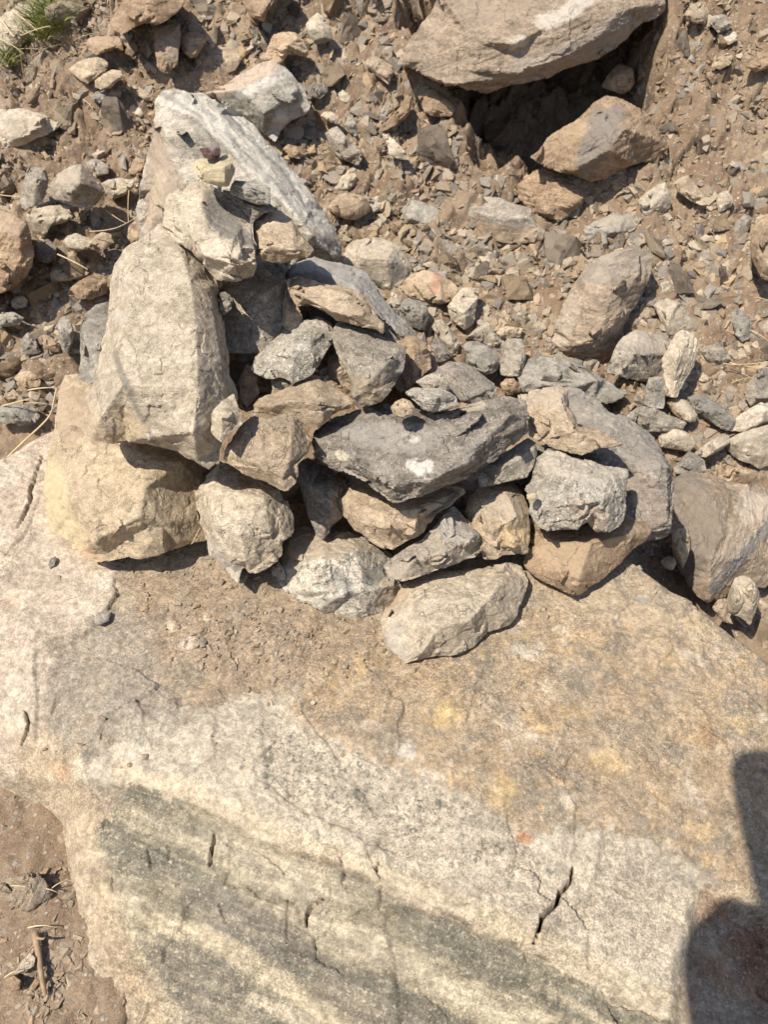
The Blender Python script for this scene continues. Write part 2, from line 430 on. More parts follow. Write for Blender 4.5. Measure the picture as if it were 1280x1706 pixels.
Z = boulder_z(x, y)
V = np.stack([x, y, Z], 1)
U0, V0, D0 = project(V)
# waviness and fracture relief
front = sstep(-.01, .05, (-.343 * (x + .013) - .939 * (y - .398)))
h = .007 * fbm(V, .26, 3, 61) + .006 * fbm(V, .07, 5, 62, .6)
fa = math.radians(-20)
q = np.stack([(x * math.cos(fa) + y * -math.sin(fa)) * .35, (x * math.sin(fa) + y * math.cos(fa)) * 2.2, Z * 2.2], 1)
h += front * .007 * fbm(q, .10, 5, 63, .6) + (1 - front) * .0025 * fbm(q, .10, 4, 64, .6)
wv = V + .02 * np.stack([fbm(V, .06, 3, 65), fbm(V, .06, 3, 66), fbm(V, .06, 3, 67)], 1)
ct, ce, cr_ = cells(wv, .11, 68)
h += .005 * ct
ct2, ce2, cr2 = cells(wv + 3, .035, 69)
h += (.4 + .9 * sstep(-.1, .4, fbm(V, .2, 2, 70))) * .0026 * ct2
def line_relief(pts, width, depth):
    wob = 5.0 * fbm(V, .022, 4, 81, .6); wob2 = 5.0 * fbm(V, .022, 4, 82, .6)
    U_, V_ = U0 + wob, V0 + wob2
    L = [0]
    for (x0, y0), (x1, y1) in zip(pts[:-1], pts[1:]): L.append(L[-1] + math.hypot(x1 - x0, y1 - y0))
    best = np.full(len(U_), 9.0)
    for i, ((x0, y0), (x1, y1)) in enumerate(zip(pts[:-1], pts[1:])):
        dx, dy = x1 - x0, y1 - y0
        t = np.clip(((U_ - x0) * dx + (V_ - y0) * dy) / (dx * dx + dy * dy + 1e-9), 0, 1)
        s = (L[i] + t * (L[i + 1] - L[i])) / L[-1]
        wd = width * (.25 + .75 * np.sin(np.pi * np.clip(s, .02, .98)) ** .7)
        best = np.minimum(best, np.hypot(U_ - x0 - t * dx, V_ - y0 - t * dy) / wd)
    return -depth * (1 - sstep(.3, 1, best))
crack = np.zeros(len(x))
CR = [([(958, 1440), (955, 1462), (936, 1480), (930, 1500), (905, 1525), (900, 1545), (893, 1566)], 4.4, .024),
      ([(354, 1380), (351, 1405), (349, 1436)], 3.4, .016),
      ([(538, 1490), (520, 1502), (509, 1522), (509, 1540)], 3.2, .012),
      ([(478, 1480), (478, 1530), (474, 1570)], 2.6, .007),
      ([(631, 1434), (625, 1456)], 3, .009),
      ([(246, 1408), (250, 1445)], 3.5, .008), ([(278, 1402), (280, 1430)], 3, .006),
      ([(70, 760), (58, 800), (45, 850), (32, 885)], 3, .012),
      ([(190, 965), (196, 985), (180, 1010), (165, 1030)], 3, .009),
      ([(42, 1182), (50, 1210), (38, 1250)], 3.2, .012),
      ([(92, 1160), (88, 1185)], 4, .007), ([(67, 830), (45, 890), (10, 930)], 3, .006),
      ([(172, 1358), (172, 1382)], 2.6, .007), ([(185, 1450), (186, 1485)], 2.6, .007),
      ([(1020, 1665), (1035, 1690), (1040, 1706)], 3.6, .01), ([(875, 1560), (880, 1590)], 3, .006),
      ([(362, 1500), (376, 1535)], 3.4, .006), ([(415, 1400), (445, 1420), (480, 1450)], 3, .005),
      ([(565, 1095), (560, 1112), (545, 1128)], 3.2, .006), ([(1018, 1378), (1060, 1384), (1110, 1398)], 4, .006)]
for pts, wd, dp in CR:
    c = line_relief(pts, wd * (1 if dp > .011 else .75), dp * (1.8 if dp > .011 else 1.0)); crack = np.minimum(crack, c)
h += crack
# broken ledges: the surface drops on one side of these lines
def ledge(pts, amount, soft=7, px=14):
    return amount * sstep(-soft, soft, poly_sd(U0 + px * fbm(V, .05, 4, 83), V0 + px * fbm(V, .05, 4, 84), pts))
h -= ledge([(1010, 1372), (1110, 1400), (1180, 1470), (1290, 1510), (1400, 1900), (700, 1900), (640, 1500), (900, 1560), (990, 1480)], .006)
h -= ledge([(1165, 1500), (1290, 1515), (1400, 1900), (1100, 1900), (1140, 1620)], .016, 16)
h -= ledge([(218, 1306), (330, 1345), (430, 1398), (560, 1440), (700, 1500), (900, 1578), (1100, 1680), (1200, 1900), (-300, 1900), (-300, 1306)], .010, 4, 10)
h -= ledge([(-60, 700), (100, 700), (190, 905), (190, 990), (150, 1050), (60, 1090), (60, 1250), (-60, 1300)], -.005, 4, 12)
h -= ledge([(430, 1160), (560, 1225), (740, 1300), (860, 1392), (700, 1440), (450, 1330)], .003, 4, 16)
h -= ledge([(640, 1000), (1000, 1010), (1090, 960), (1280, 1130), (1300, 1400), (1000, 1380), (860, 1330), (560, 1200)], -.0025, 6, 22)
pile = sstep(-60, 60, poly_sd(U0, V0, [(60, 640), (1100, 700), (1110, 960), (900, 1060), (660, 1120), (440, 1010), (60, 960)]))
h = h * (1 - .7 * pile) - .006 * pile
BV = V.copy(); BV[:, 2] += h
# colours of the rock itself, region by region
n1 = fbm(V, .055, 5, 91, .6); n2 = fbm(V, .16, 4, 92, .6); n3 = fbm(V, .02, 4, 93, .6); n4 = fbm(V, .10, 5, 94, .65); n5 = fbm(V + 7, .02, 4, 98, .65)
def C_(r, g_, b_): return np.array([r, g_, b_])[None, :]
def mixc(a, b, f): return a * (1 - f[:, None]) + b * f[:, None]
def region(pts, soft=12, warp=26):
    return sstep(-soft * .5, soft * .5, poly_sd(U0 + warp * n1 + (8 + warp * .7) * n3, V0 + warp * n4 + (8 + warp * .7) * n5, pts))
top_c = mixc(C_(.34, .285, .215) + 0 * V, C_(.44, .355, .255), sstep(-.3, .3, n2 + .5 * n1))
ocr = region([(560, 1060), (900, 1010), (1290, 1090), (1320, 1500), (1180, 1460), (1010, 1370), (850, 1395), (700, 1320), (480, 1220), (480, 1110)])
top_c = mixc(top_c, C_(.37, .275, .18), ocr * (.35 + .5 * sstep(-.2, .3, n1)))
top_c = mixc(top_c, C_(.26, .225, .18), sstep(-.02, .22, fbm(V, .06, 6, 95, .78)) * .8)
top_c = mixc(top_c, C_(.54, .39, .21), sstep(.14, .30, fbm(V + 5, .045, 6, 96, .75)) * (.15 + .45 * ocr))
top_c = mixc(top_c, C_(.62, .55, .45), sstep(.16, .34, fbm(V + 9, .06, 6, 97, .75)) * .5)
dust = region([(215, 950), (470, 940), (640, 1040), (640, 1080), (560, 1100), (420, 1170), (280, 1170), (240, 1080)], 25)
top_c = mixc(top_c, mixc(C_(.33, .25, .175) + 0 * V, C_(.26, .215, .165), sstep(0, .3, n1)), dust * .8)
gr = region([(120, 1010), (250, 1020), (270, 1120), (330, 1180), (250, 1240), (100, 1260), (60, 1160), (80, 1060)], 40, 40)
top_c = mixc(top_c, C_(.345, .305, .26), gr * (.4 + .4 * sstep(-.25, .25, n1 + .6 * n3)))
pk = region([(-90, 690), (90, 690), (190, 900), (190, 1000), (150, 1045), (75, 1070), (65, 1250), (20, 1300), (-90, 1200)], 10, 18)
top_c = mixc(top_c, mixc(C_(.50, .42, .34) + 0 * V, C_(.56, .48, .39), sstep(-.2, .2, n1)), pk)
wb = .88 * region([(90, 1290), (230, 1200), (430, 1150), (560, 1235), (740, 1300), (860, 1392), (1010, 1372), (1110, 1400), (1180, 1480), (1150, 1700), (900, 1640), (430, 1420), (230, 1320)], 26, 40)
wcol = mixc(C_(.53, .47, .385) + 0 * V, C_(.42, .375, .31), sstep(.0, .35, n4))
top_c = mixc(top_c, wcol, wb)
rb = region([(1165, 1480), (1290, 1500), (1400, 1900), (1110, 1900), (1140, 1620)], 14)
top_c = mixc(top_c, mixc(C_(.36, .29, .22) + 0 * V, C_(.27, .15, .085), sstep(.0, .3, n2 + .3 * n1)), rb * .9)
# front face with its slanting green grey and cream layers
lay = (U0 - 220) * .3767 - (V0 - 1310) * .926 + 20 * n2 + 6 * n1 + 3 * n3        # distance across the layers
lay = -lay
la = 1.25 * gnoise(np.stack([lay / 62, (U0 * .926 + V0 * .3767) / 420, 0 * x], 1), 3) + .55 * gnoise(np.stack([lay / 14, (U0 * .926 + V0 * .3767) / 200, 0 * x], 1), 5) + .35 * n3
fc = mixc(C_(.315, .28, .21) + 0 * V, C_(.215, .20, .16), sstep(.05, .30, la))
fc = mixc(fc, C_(.46, .405, .315), sstep(-.10, -.42, la) * .85)
fc = mixc(fc, C_(.335, .31, .235), sstep(.2, .5, n4) * .6)
dkb = region([(300, 1455), (420, 1500), (560, 1590), (700, 1690), (760, 1760), (640, 1720), (460, 1610), (300, 1510)], 14, 20)
fc = mixc(fc, C_(.175, .16, .14), dkb * .6)
dkc = region([(640, 1500), (780, 1530), (900, 1590), (1000, 1640), (1120, 1706), (1000, 1706), (860, 1640), (700, 1560)], 14, 20)
fc = mixc(fc, C_(.20, .19, .15), dkc * .65)
dkd = region([(240, 1560), (330, 1580), (420, 1640), (480, 1720), (300, 1740), (260, 1650)], 14, 24)
fc = mixc(fc, C_(.195, .18, .155), dkd * .6)
for pts_, wd_, c_, am_ in [([(255, 1530), (330, 1548), (450, 1625), (570, 1715)], 17, (.53, .46, .34), .8), ([(560, 1535), (650, 1568), (760, 1625), (900, 1712)], 11, (.50, .44, .33), .7),
                          ([(300, 1400), (420, 1460), (520, 1500)], 9, (.46, .41, .31), .5), ([(700, 1600), (800, 1650), (880, 1700)], 7, (.55, .48, .37), .6), ([(190, 1500), (240, 1600), (300, 1700)], 9, (.50, .43, .32), .6),
                          ([(420, 1660), (500, 1700), (560, 1740)], 10, (.56, .49, .38), .7), ([(900, 1630), (960, 1660), (1040, 1706)], 8, (.52, .45, .34), .6),
                          ([(560, 1450), (700, 1515), (860, 1580)], 6, (.20, .185, .155), .7), ([(320, 1480), (440, 1535), (560, 1610)], 8, (.17, .155, .135), .6), ([(240, 1350), (330, 1380), (420, 1420)], 10, (.23, .215, .175), .6)]:
    f_ = 1 - sstep(wd_ * .5, wd_ * 1.4, seg_dist(U0 + 10 * n1 + 13 * n3, V0 + 10 * n4 + 13 * n5, pts_))
    fc = mixc(fc, C_(*c_), f_ * am_)
fr = region([(218, 1306), (330, 1345), (430, 1398), (560, 1440), (700, 1505), (900, 1582), (1120, 1690), (1200, 1950), (100, 1950), (175, 1560), (145, 1400)], 3.5, 11)
top_c = mixc(top_c, fc, fr)
cr_s = [(205, 1290), (330, 1325), (430, 1376), (560, 1430), (700, 1478), (900, 1560), (1130, 1668)]
cs = 1 - sstep(9, 27, seg_dist(U0 + 14 * n1, V0 + 14 * n4, cr_s))
top_c = mixc(top_c, C_(.56, .475, .35), cs * (1 - fr) * .85)
fl = [(-20, 1150), (40, 1210), (75, 1290), (120, 1370), (140, 1450), (175, 1560), (225, 1660), (270, 1760)]
fs = 1 - sstep(16, 50, seg_dist(U0 + 22 * n1, V0 + 22 * n4, fl))
top_c = mixc(top_c, mixc(C_(.48, .39, .285) + 0 * V, C_(.40, .31, .22), sstep(0, .3, n1)), fs * .9 * sstep(1180, 1260, V0))
# stains, crystals and lichen with an outline of their own
def blot(u, v, r, c, amt=.9, sq=1.0):
    global top_c
    rr = min(1.6, r / 12)
    d = np.hypot((U0 - u + 14 * rr * n3 + 9 * rr * n1), (V0 - v + 14 * rr * n5 + 9 * rr * n4) * sq)
    top_c = mixc(top_c, C_(*c), amt * .85 * (1 - sstep(r * .35, r * 1.2, d)))
for b_ in [(308, 1072, 13, (.64, .56, .46)), (284, 1045, 11, (.60, .52, .40)), (343, 1030, 8, (.62, .54, .42)), (745, 1190, 28, (.60, .45, .23)),
           (680, 1250, 18, (.62, .58, .52)), (870, 1392, 20, (.40, .19, .08), .8, 1.6), (1235, 1205, 30, (.60, .45, .24), .7, 1.8), (880, 1085, 34, (.64, .59, .52), .8, 2.4),
           (1150, 1040, 26, (.60, .45, .24), .4, 2), (915, 1215, 24, (.60, .44, .22), .6, 2.), (150, 1258, 26, (.14, .135, .12), .7, 2.2), (100, 1285, 15, (.40, .24, .13), .7), (1255, 1560, 40, (.25, .10, .05), .7),
           (1010, 1270, 30, (.60, .45, .24), .5, 1.3), (840, 1318, 28, (.58, .43, .2), .6), (22, 1008, 20, (.55, .36, .2), .4), (700, 1040, 20, (.55, .41, .22), .5, 1.5), (1180, 1230, 22, (.42, .24, .12), .5)]:
    blot(*b_)
seam = 1 - sstep(1.5, 4.5, seg_dist(U0 + 11 * n1 + 10 * n3, V0 + 11 * n4 + 10 * n5, [(218, 1306), (330, 1345), (430, 1398), (560, 1440), (700, 1505), (900, 1582), (1120, 1690)]))
top_c = mixc(top_c, C_(.09, .07, .05), np.clip(-crack / .028, 0, 1) * .75)
top_c = mixc(top_c, C_(.25, .19, .135), seam * .55 * sstep(-.1, .2, n2 + .15))
set_feat = np.zeros((len(x), 3))
green = region([(440, 1210), (560, 1240), (740, 1310), (860, 1400), (960, 1450), (850, 1470), (600, 1370), (440, 1320)], 20, 30)
set_feat[:, 0] = np.clip(.08 + 1.0 * green * sstep(-.35, .1, n4) + .3 * wb * sstep(0, .4, n1) + .35 * gr, 0, 1)
set_feat[:, 2] = np.clip((1 - fr) * (1 - wb) * (1 - pk) * (.25 + .6 * ocr) * sstep(-.25, .25, n2), 0, 1)
set_feat[:, 1] = np.clip(.15 + .85 * fr + .3 * wb, 0, 1)
BV[:, 2] += fr * (.0045 * np.clip(la, -1, 1) + .0015 * fbm(q, .03, 4, 99, .65)) + (1 - fr) * .0012 * fbm(V, .012, 3, 101, .65)
nbx, nby = len(bx), len(by)
I = np.arange(nbx * nby).reshape(nby, nbx)
Fb = np.stack([I[:-1, :-1], I[:-1, 1:], I[1:, 1:], I[1:, :-1]], -1).reshape(-1, 4)
keep = (BV[Fb, 2].max(1) > CZ - 1.62)            # the part that stands above or just below the ground
Fb = Fb[keep]
used = np.unique(Fb); rem = np.full(len(BV), -1); rem[used] = np.arange(len(used))
me = mesh_np('boulder', BV[used], rem[Fb]); set_col(me, 'col', top_c[used]); set_col(me, 'feat', set_feat[used])
BO = link('boulder', me, M['boulder'])
tag(BO, 'huge flat-topped boulder with ochre, cream and green grey layers that carries the stone pile', 'boulder')
# ------------------------------------------------------------------ stones
def jag(out, rng, seg=13, amp=1.3):
    r = []
    n = len(out)
    for i in range(n):
        x0, y0 = out[i]; x1, y1 = out[(i + 1) % n]
        L = math.hypot(x1 - x0, y1 - y0); k = max(1, int(L / seg))
        nx_, ny_ = -(y1 - y0) / (L + 1e-6), (x1 - x0) / (L + 1e-6)
        for j in range(k):
            f = j / k; a = 0 if j == 0 else rng.gauss(0, amp) * min(1, L / 40)
            r.append((x0 + (x1 - x0) * f + nx_ * a, y0 + (y1 - y0) * f + ny_ * a))
    return r
def p_in(u, v, poly):
    ins = False; n = len(poly)
    for i in range(n):
        x0, y0 = poly[i]; x1, y1 = poly[(i + 1) % n]
        if (y0 > v) != (y1 > v) and u < (x1 - x0) * (v - y0) / (y1 - y0) + x0: ins = not ins
    return ins
TRACED = []                     # outlines of the stones already standing (for the loose ones to avoid)
def stone(label, mat, out, d=None, ridges=None, th=None, tilt=-.03, lift=None, vox=None, rough=1.0, bed=None, cellsize=.03,
          patches=(), name='stone', cat='stone', group=None, seed=None, bulge=None, smooth=0, tx=0.0, chips=1.0):
    seed = seed if seed is not None else abs(hash_str(label)) % 100000
    rng = random.Random(seed)
    n = len(out)
    cu = sum(p[0] for p in out) / n; cv = sum(p[1] for p in out) / n
    A = abs(sum(out[i][0] * out[(i + 1) % n][1] - out[(i + 1) % n][0] * out[i][1] for i in range(n))) / 2
    far = d is None
    if d is None:
        mv = max(p[1] for p in out)
        d = ground_depth(cu, cv)
        size = math.sqrt(A) * d / FP
        d -= (lift if lift is not None else .10 * size)
        tilt = rng.gauss(0, .022); tx = rng.gauss(0, .022) if not tx else tx
    size = math.sqrt(A) * d / FP
    th = th if th is not None else size * .75
    bulge = bulge if bulge is not None else size * .27
    vox = vox or min(.006, max(.0019, (.0017 if d < 1.2 else .0026 if d < 1.4 else .0034)))
    if size < .035: vox = min(vox, .0016 if d < 1.3 else .0022)
    dep = lambda u, v: d + tilt * (v - cv) / 100 + tx * (u - cu) / 100
    rim = jag(out, rng)
    pts = list(rim); hh = [0.0] * len(rim); edges = [(i, (i + 1) % len(rim)) for i in range(len(rim))]
    if ridges is None:
        # an inner facet polygon: shrunk outline, shifted towards the upper left, with uneven heights
        k = rng.randint(4, 6); a0 = rng.random() * 6.28; s = rng.uniform(.58, .72)
        ang = sorted(a0 + 6.283 * (i + rng.uniform(-.25, .25)) / k for i in range(k))
        ring = []
        for a in ang:
            best = None
            for f in np.linspace(.05, 3, 60):       # walk outwards to the outline
                q = (cu + math.cos(a) * f * math.sqrt(A), cv + math.sin(a) * f * math.sqrt(A))
                if not p_in(q[0], q[1], rim): break
                best = q
            if best: 
                s2 = min(.88, s * rng.uniform(.78, 1.22))
                ring.append((cu + (best[0] - cu) * s2, cv + (best[1] - cv) * s2, bulge * rng.uniform(.5, 1.25)))
        ridges = [ring + ring[:1]] if len(ring) > 2 else [[(cu, cv, bulge)]]
    idx = {}
    for pl in ridges:
        prev = None
        for (u, v, h_) in pl:
            key = (round(u, 1), round(v, 1))
            if key not in idx:
                # snap to the rim when on it
                near = min(range(len(rim)), key=lambda i: (rim[i][0] - u) ** 2 + (rim[i][1] - v) ** 2)
                if math.hypot(rim[near][0] - u, rim[near][1] - v) < 5: idx[key] = near
                elif p_in(u, v, rim):
                    idx[key] = len(pts); pts.append((u, v)); hh.append(h_)
                else: idx[key] = near
            cur = idx[key]
            if prev is not None and prev != cur: edges.append((prev, cur))
            prev = cur
    v2, _, f2, ov, _, _ = geometry.delaunay_2d_cdt([Vector(p) for p in pts], edges, [list(range(len(rim)))], 1, 1e-3)
    H = []
    for i, o_ in enumerate(ov):
        if o_: H.append(max((hh[k] for k in o_)))
        else:
            q = v2[i]; ds = sorted(((q[0] - p[0]) ** 2 + (q[1] - p[1]) ** 2, hh[j]) for j, p in enumerate(pts))[:2]
            H.append((ds[0][1] + ds[1][1]) / 2)
    V3 = [P(q[0], q[1], dep(q[0], q[1]) - H[i]) for i, q in enumerate(v2)]
    faces = [tuple(f) for f in f2]
    # the back: the boundary of the front sheet, drawn in behind
    cnt = {}
    for f in faces:
        for a, b in zip(f, f[1:] + f[:1]): cnt[(a, b)] = 1
    bd = [(a, b) for (a, b) in cnt if (b, a) not in cnt]
    nb = {}
    def back(i, s, dz):
        key = (i, s)
        if key not in nb:
            q = v2[i]; u = cu + (q[0] - cu) * s; v = cv + (q[1] - cv) * s
            nb[key] = len(V3); V3.append(P(u, v, dep(u, v) + dz * rng.uniform(.9, 1.1)))
        return nb[key]
    c_i = None
    for a, b in bd:
        a1, b1 = back(a, .90, th * .38), back(b, .90, th * .38); a2, b2 = back(a, .55, th * .85), back(b, .55, th * .85)
        faces.append((b, a, a1, b1)); faces.append((b1, a1, a2, b2))
    c_i = len(V3); V3.append(P(cu, cv, d + th))
    for a, b in bd: faces.append((nb[(b, .55)], nb[(a, .55)], c_i))
    me = bpy.data.meshes.new('tmp'); me.from_pydata(V3, [], faces); me.update()
    o = bpy.data.objects.new('tmp', me); COL.objects.link(o)
    md = o.modifiers.new('r', 'REMESH'); md.mode = 'VOXEL'; md.voxel_size = vox; md.adaptivity = 0
    if smooth:
        ms = o.modifiers.new('s', 'SMOOTH'); ms.factor = .5; ms.iterations = smooth
    dg = bpy.context.evaluated_depsgraph_get()
    ev = o.evaluated_get(dg); m2 = ev.to_mesh()
    nv = len(m2.vertices); co = np.empty(nv * 3); m2.vertices.foreach_get('co', co); co = co.reshape(-1, 3)
    no = np.empty(nv * 3); m2.vertex_normals.foreach_get('vector', no); no = no.reshape(-1, 3)
    npoly = len(m2.polygons); lt = np.empty(npoly, np.int32); m2.polygons.foreach_get('loop_total', lt)
    li = np.empty(len(m2.loops), np.int32); m2.loops.foreach_get('vertex_index', li)
    ev.to_mesh_clear(); bpy.data.objects.remove(o)
    assert nv > 0 and (lt == 4).all(), label
    Fq = li.reshape(-1, 4)
    # broken faces: flats struck off the side one sees, each moved straight in so that the outline stays
    if rough > .5:
        camp = np.array([0, 0, CZ]); rd = co - camp; rd /= np.linalg.norm(rd, axis=1)[:, None]
        rs = np.random.RandomState(seed % 99991)
        frontv = np.where((no * rd).sum(1) < -.1)[0]
        nch = int(12 + 26 * min(1, size / .12))
        if smooth: nch = int(nch * .5)
        nch = int(nch * chips)
        cum = np.zeros(len(co))
        for ci in range(nch):
            k = frontv[rs.randint(len(frontv))]
            nn = no[k] + rs.normal(size=3) * .30; nn /= np.linalg.norm(nn)
            if nn @ rd[k] > -.3: continue
            cut = size * (rs.uniform(.02, .055) if ci < nch * .5 else rs.uniform(.003, .012))
            offp = nn @ co[k] - cut
            dist = co @ nn - offp
            near = 1 - sstep(size * .45, size * .75, np.linalg.norm(co - co[k], axis=1))
            t_ = np.clip(dist, 0, None) / np.maximum(.3, -(rd @ nn)) * near
            t_ = np.minimum(t_, size * .15 - cum) * (dist < size * .12)
            cum += t_
            co = co + rd * t_[:, None]
    # weathering and fracture relief
    s0 = min(1.0, size / .12)
    ko = seed % 1000
    off = np.array([ko * .37, ko * .11, ko * .23])
    q = co + off
    wv = q + .012 * np.stack([fbm(q, .03, 2, 1), fbm(q, .03, 2, 2), fbm(q, .03, 2, 3)], 1)
    ct, ce, cr = cells(wv, cellsize * (.6 + .4 * s0) * (1 if d < 1.3 else 1.5), 11)
    hdis = rough * s0 * (.0014 * fbm(q, .05, 4, 4, .6) + .0022 * ct)
    hdis += rough * s0 ** .5 * .0014 * fbm(q, .009, 3, 5, .6)
    # plucked hollows
    pl = fbm(q, .028, 3, 14)
    hdis -= rough * s0 * .0013 * sstep(.18, .34, pl)
    if bed is not None:
        # splitting planes: the stone breaks in thin leaves along this direction (angle in the picture plane, strength)
        ang, stg = bed; a = math.radians(ang)
        ax = Vector((1, 0, 0)) * math.cos(a) - Vector((0, sp, cp)) * math.sin(a)
        nrm = Vector((1, 0, 0)) * math.sin(a) + Vector((0, sp, cp)) * math.cos(a)
        nrm = (nrm * .85 - Vector((0, cp, -sp)) * .35).normalized()
        N_ = np.array(nrm)[None, :]
        dn = (q * N_).sum(1, keepdims=True)
        qq = q * .35 + N_ * dn * 2.6
        hdis += stg * (.0032 * fbm(qq, .03, 4, 6, .65, True) + .0016 * cells(qq, .02, 15)[0])
    co = co + no * hdis[:, None]
    me = mesh_np(name, co, Fq)
    tint = np.zeros((nv, 4)); 
    if patches:
        pu, pv, _ = project(co)
        nz1 = fbm(q, .018, 4, 8, .6) + .9 * fbm(q, .006, 3, 10, .7); nz2 = fbm(q, .05, 3, 9)
        for (pts_, r, c, amt) in patches:
            if isinstance(pts_[0], (int, float)): pts_ = [pts_]
            if len(pts_) == 1: dd = np.hypot(pu - pts_[0][0], pv - pts_[0][1])
            elif r < 0: dd = -poly_sd(pu, pv, pts_) + 20
            else: dd = seg_dist(pu, pv, pts_)
            rr = 20 if r < 0 else r
            f = (1 - sstep(rr * .7, rr * 1.1 + 3, dd + 7 * nz1 * min(1.5, rr / 10) + 5 * nz2)) * amt
            for i in range(3): tint[:, i] = tint[:, i] * (1 - f) + c[i] * f if True else 0
            tint[:, 3] = np.maximum(tint[:, 3], f)
        # un-premultiply
        a_ = np.maximum(tint[:, 3:4], 1e-3); tint[:, :3] = np.clip(tint[:, :3] / a_, 0, 1)
    set_col(me, 'tint', tint)
    me.set_sharp_from_angle(angle=math.radians(24))
    lo = co.min(0); base = np.array([(co[:, 0].min() + co[:, 0].max()) / 2, (co[:, 1].min() + co[:, 1].max()) / 2, lo[2]])
    co2 = (co - base).astype(np.float32); me.vertices.foreach_set('co', co2.ravel()); me.update()
    ob = link(name, me, M[mat], loc=base)
    tag(ob, label, cat, group)
    TRACED.append(out)
    return ob
def hash_str(s):
    h_ = 5381
    for c in s: h_ = (h_ * 33 + ord(c)) & 0x7FFFFFFF
    return h_
YB = (.60, .44, .20); WH = (.72, .68, .60); OR = (.45, .26, .12); DK = (.13, .12, .11); DU = (.38, .28, .19)

# ---- the stone pile, from the top down
G1 = None
stone('tiny maroon chip with a grey edge, topmost of the stone pile', 'maroon', [(331, 247), (342, 247), (354, 243), (362, 235), (369, 252), (366, 263), (352, 268), (339, 262)], 1.035, th=.022, tilt=0, chips=.2, rough=.7,
      patches=[([(352, 244), (364, 240)], 6, (.3, .27, .24), .8)])
stone('small rounded yellowish stone balanced just under the maroon chip', 'yellow', [(316, 274), (324, 268), (337, 264), (352, 267), (370, 261), (383, 255), (392, 268), (393, 288), (382, 312), (365, 312), (345, 305), (328, 296)], 1.045,
      ridges=[[(316, 274, 0), (345, 283, .022), (375, 279, .024), (393, 285, 0)], [(345, 283, .022), (352, 300, .012)], [(375, 279, .024), (375, 305, .012)]], th=.05, smooth=2, chips=.4, patches=[([(325, 275), (355, 285), (385, 275), (360, 300)], 26, (.50, .42, .27), .8)])
stone('small dark grey slab jutting right under the yellowish stone', 'slate', [(383, 315), (392, 302), (420, 306), (450, 315), (448, 339), (430, 338), (412, 334), (386, 323)], 1.065,
      ridges=[[(383, 315, 0), (412, 320, .018), (449, 322, .0)]], th=.05, bed=(12, .8))
stone('thin dark brown flake wedged below the dark grey slab', 'dark', [(371, 318), (395, 326), (412, 334), (448, 340), (462, 350), (450, 352), (439, 354), (422, 366), (401, 348)], 1.085,
      ridges=[[(385, 325, .006), (420, 344, .014), (452, 349, .005)]], th=.05, bed=(18, .8))
stone('angular pale block with a dark right side near the top of the pile', 'pale', [(270, 378), (278, 330), (289, 322), (322, 302), (336, 302), (379, 324), (398, 338), (416, 360), (420, 385), (424, 409), (429, 446), (424, 461), (394, 471), (362, 466), (345, 450), (319, 418), (290, 400)], 1.075,
      ridges=[[(336, 302, 0), (338, 335, .035), (324, 372, .045), (318, 390, .04), (345, 385, .045), (385, 408, .055), (424, 415, .02)], [(318, 390, .04), (340, 425, .05), (385, 440, .058), (427, 440, .03)],
              [(338, 335, .035), (290, 345, .015)], [(385, 408, .055), (385, 440, .058)]], th=.13, rough=.9,
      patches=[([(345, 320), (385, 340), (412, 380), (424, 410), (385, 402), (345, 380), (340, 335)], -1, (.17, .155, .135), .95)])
stone('blocky tan stone at the right shoulder below the dark flakes', 'tan', [(422, 371), (432, 360), (445, 351), (464, 351), (486, 364), (501, 390), (524, 416), (516, 428), (468, 439), (437, 435), (426, 424)], 1.10,
      ridges=[[(428, 372, .01), (455, 368, .028), (488, 384, .03), (521, 416, .0)], [(455, 368, .028), (450, 410, .036), (490, 418, .034), (520, 420, 0)], [(450, 410, .036), (430, 428, .01)]], th=.10, tilt=-.04)
stone('tallest stone, a big upright cream block with a grey diagonal vein', 'pale', [(183, 470), (190, 440), (207, 415), (236, 400), (246, 388), (262, 374), (280, 370), (307, 386), (326, 396), (338, 417), (349, 442), (356, 465), (366, 481), (364, 500), (371, 531), (379, 580), (384, 625), (397, 655), (390, 700), (370, 737), (367, 767), (349, 782), (330, 775), (311, 764), (296, 752), (262, 745), (240, 739), (210, 737), (187, 743), (161, 737), (144, 726), (142, 700), (144, 662), (154, 640), (165, 595), (176, 550), (182, 505)], 1.085,
      ridges=[[(268, 388, .015), (302, 420, .05), (318, 470, .075), (328, 560, .085), (330, 650, .085), (322, 720, .07), (330, 770, .01)],
              [(225, 420, .03), (215, 470, .055), (210, 560, .07), (205, 640, .075), (240, 730, .03)], [(225, 420, .03), (268, 405, .035), (302, 420, .05)],
              [(205, 640, .075), (165, 700, .04), (155, 728, .005)], [(318, 470, .075), (350, 480, .05), (368, 600, .05), (380, 680, .03)]],
      th=.16, tilt=-.022, rough=.85, smooth=3, chips=0,
      patches=[([(193, 590), (200, 615), (214, 650), (232, 690), (250, 720), (262, 742)], 5, (.21, .185, .155), .8), ([(200, 690), (230, 715), (190, 730)], 16, (.52, .38, .21), .55), ([(150, 690), (165, 730)], 12, (.5, .36, .21), .4),
               ((198, 530), 10, (.5, .47, .45), .35)])
stone('small pale wedge tucked against the right foot of the tall upright block', 'pale', [(339, 685), (345, 677), (365, 668), (390, 655), (397, 675), (403, 692), (405, 707), (393, 716), (382, 722), (369, 739), (352, 722), (343, 700)], 1.01,
      ridges=[[(345, 690, .008), (372, 690, .022), (395, 672, .01)], [(372, 690, .022), (372, 728, .005)]], th=.05)
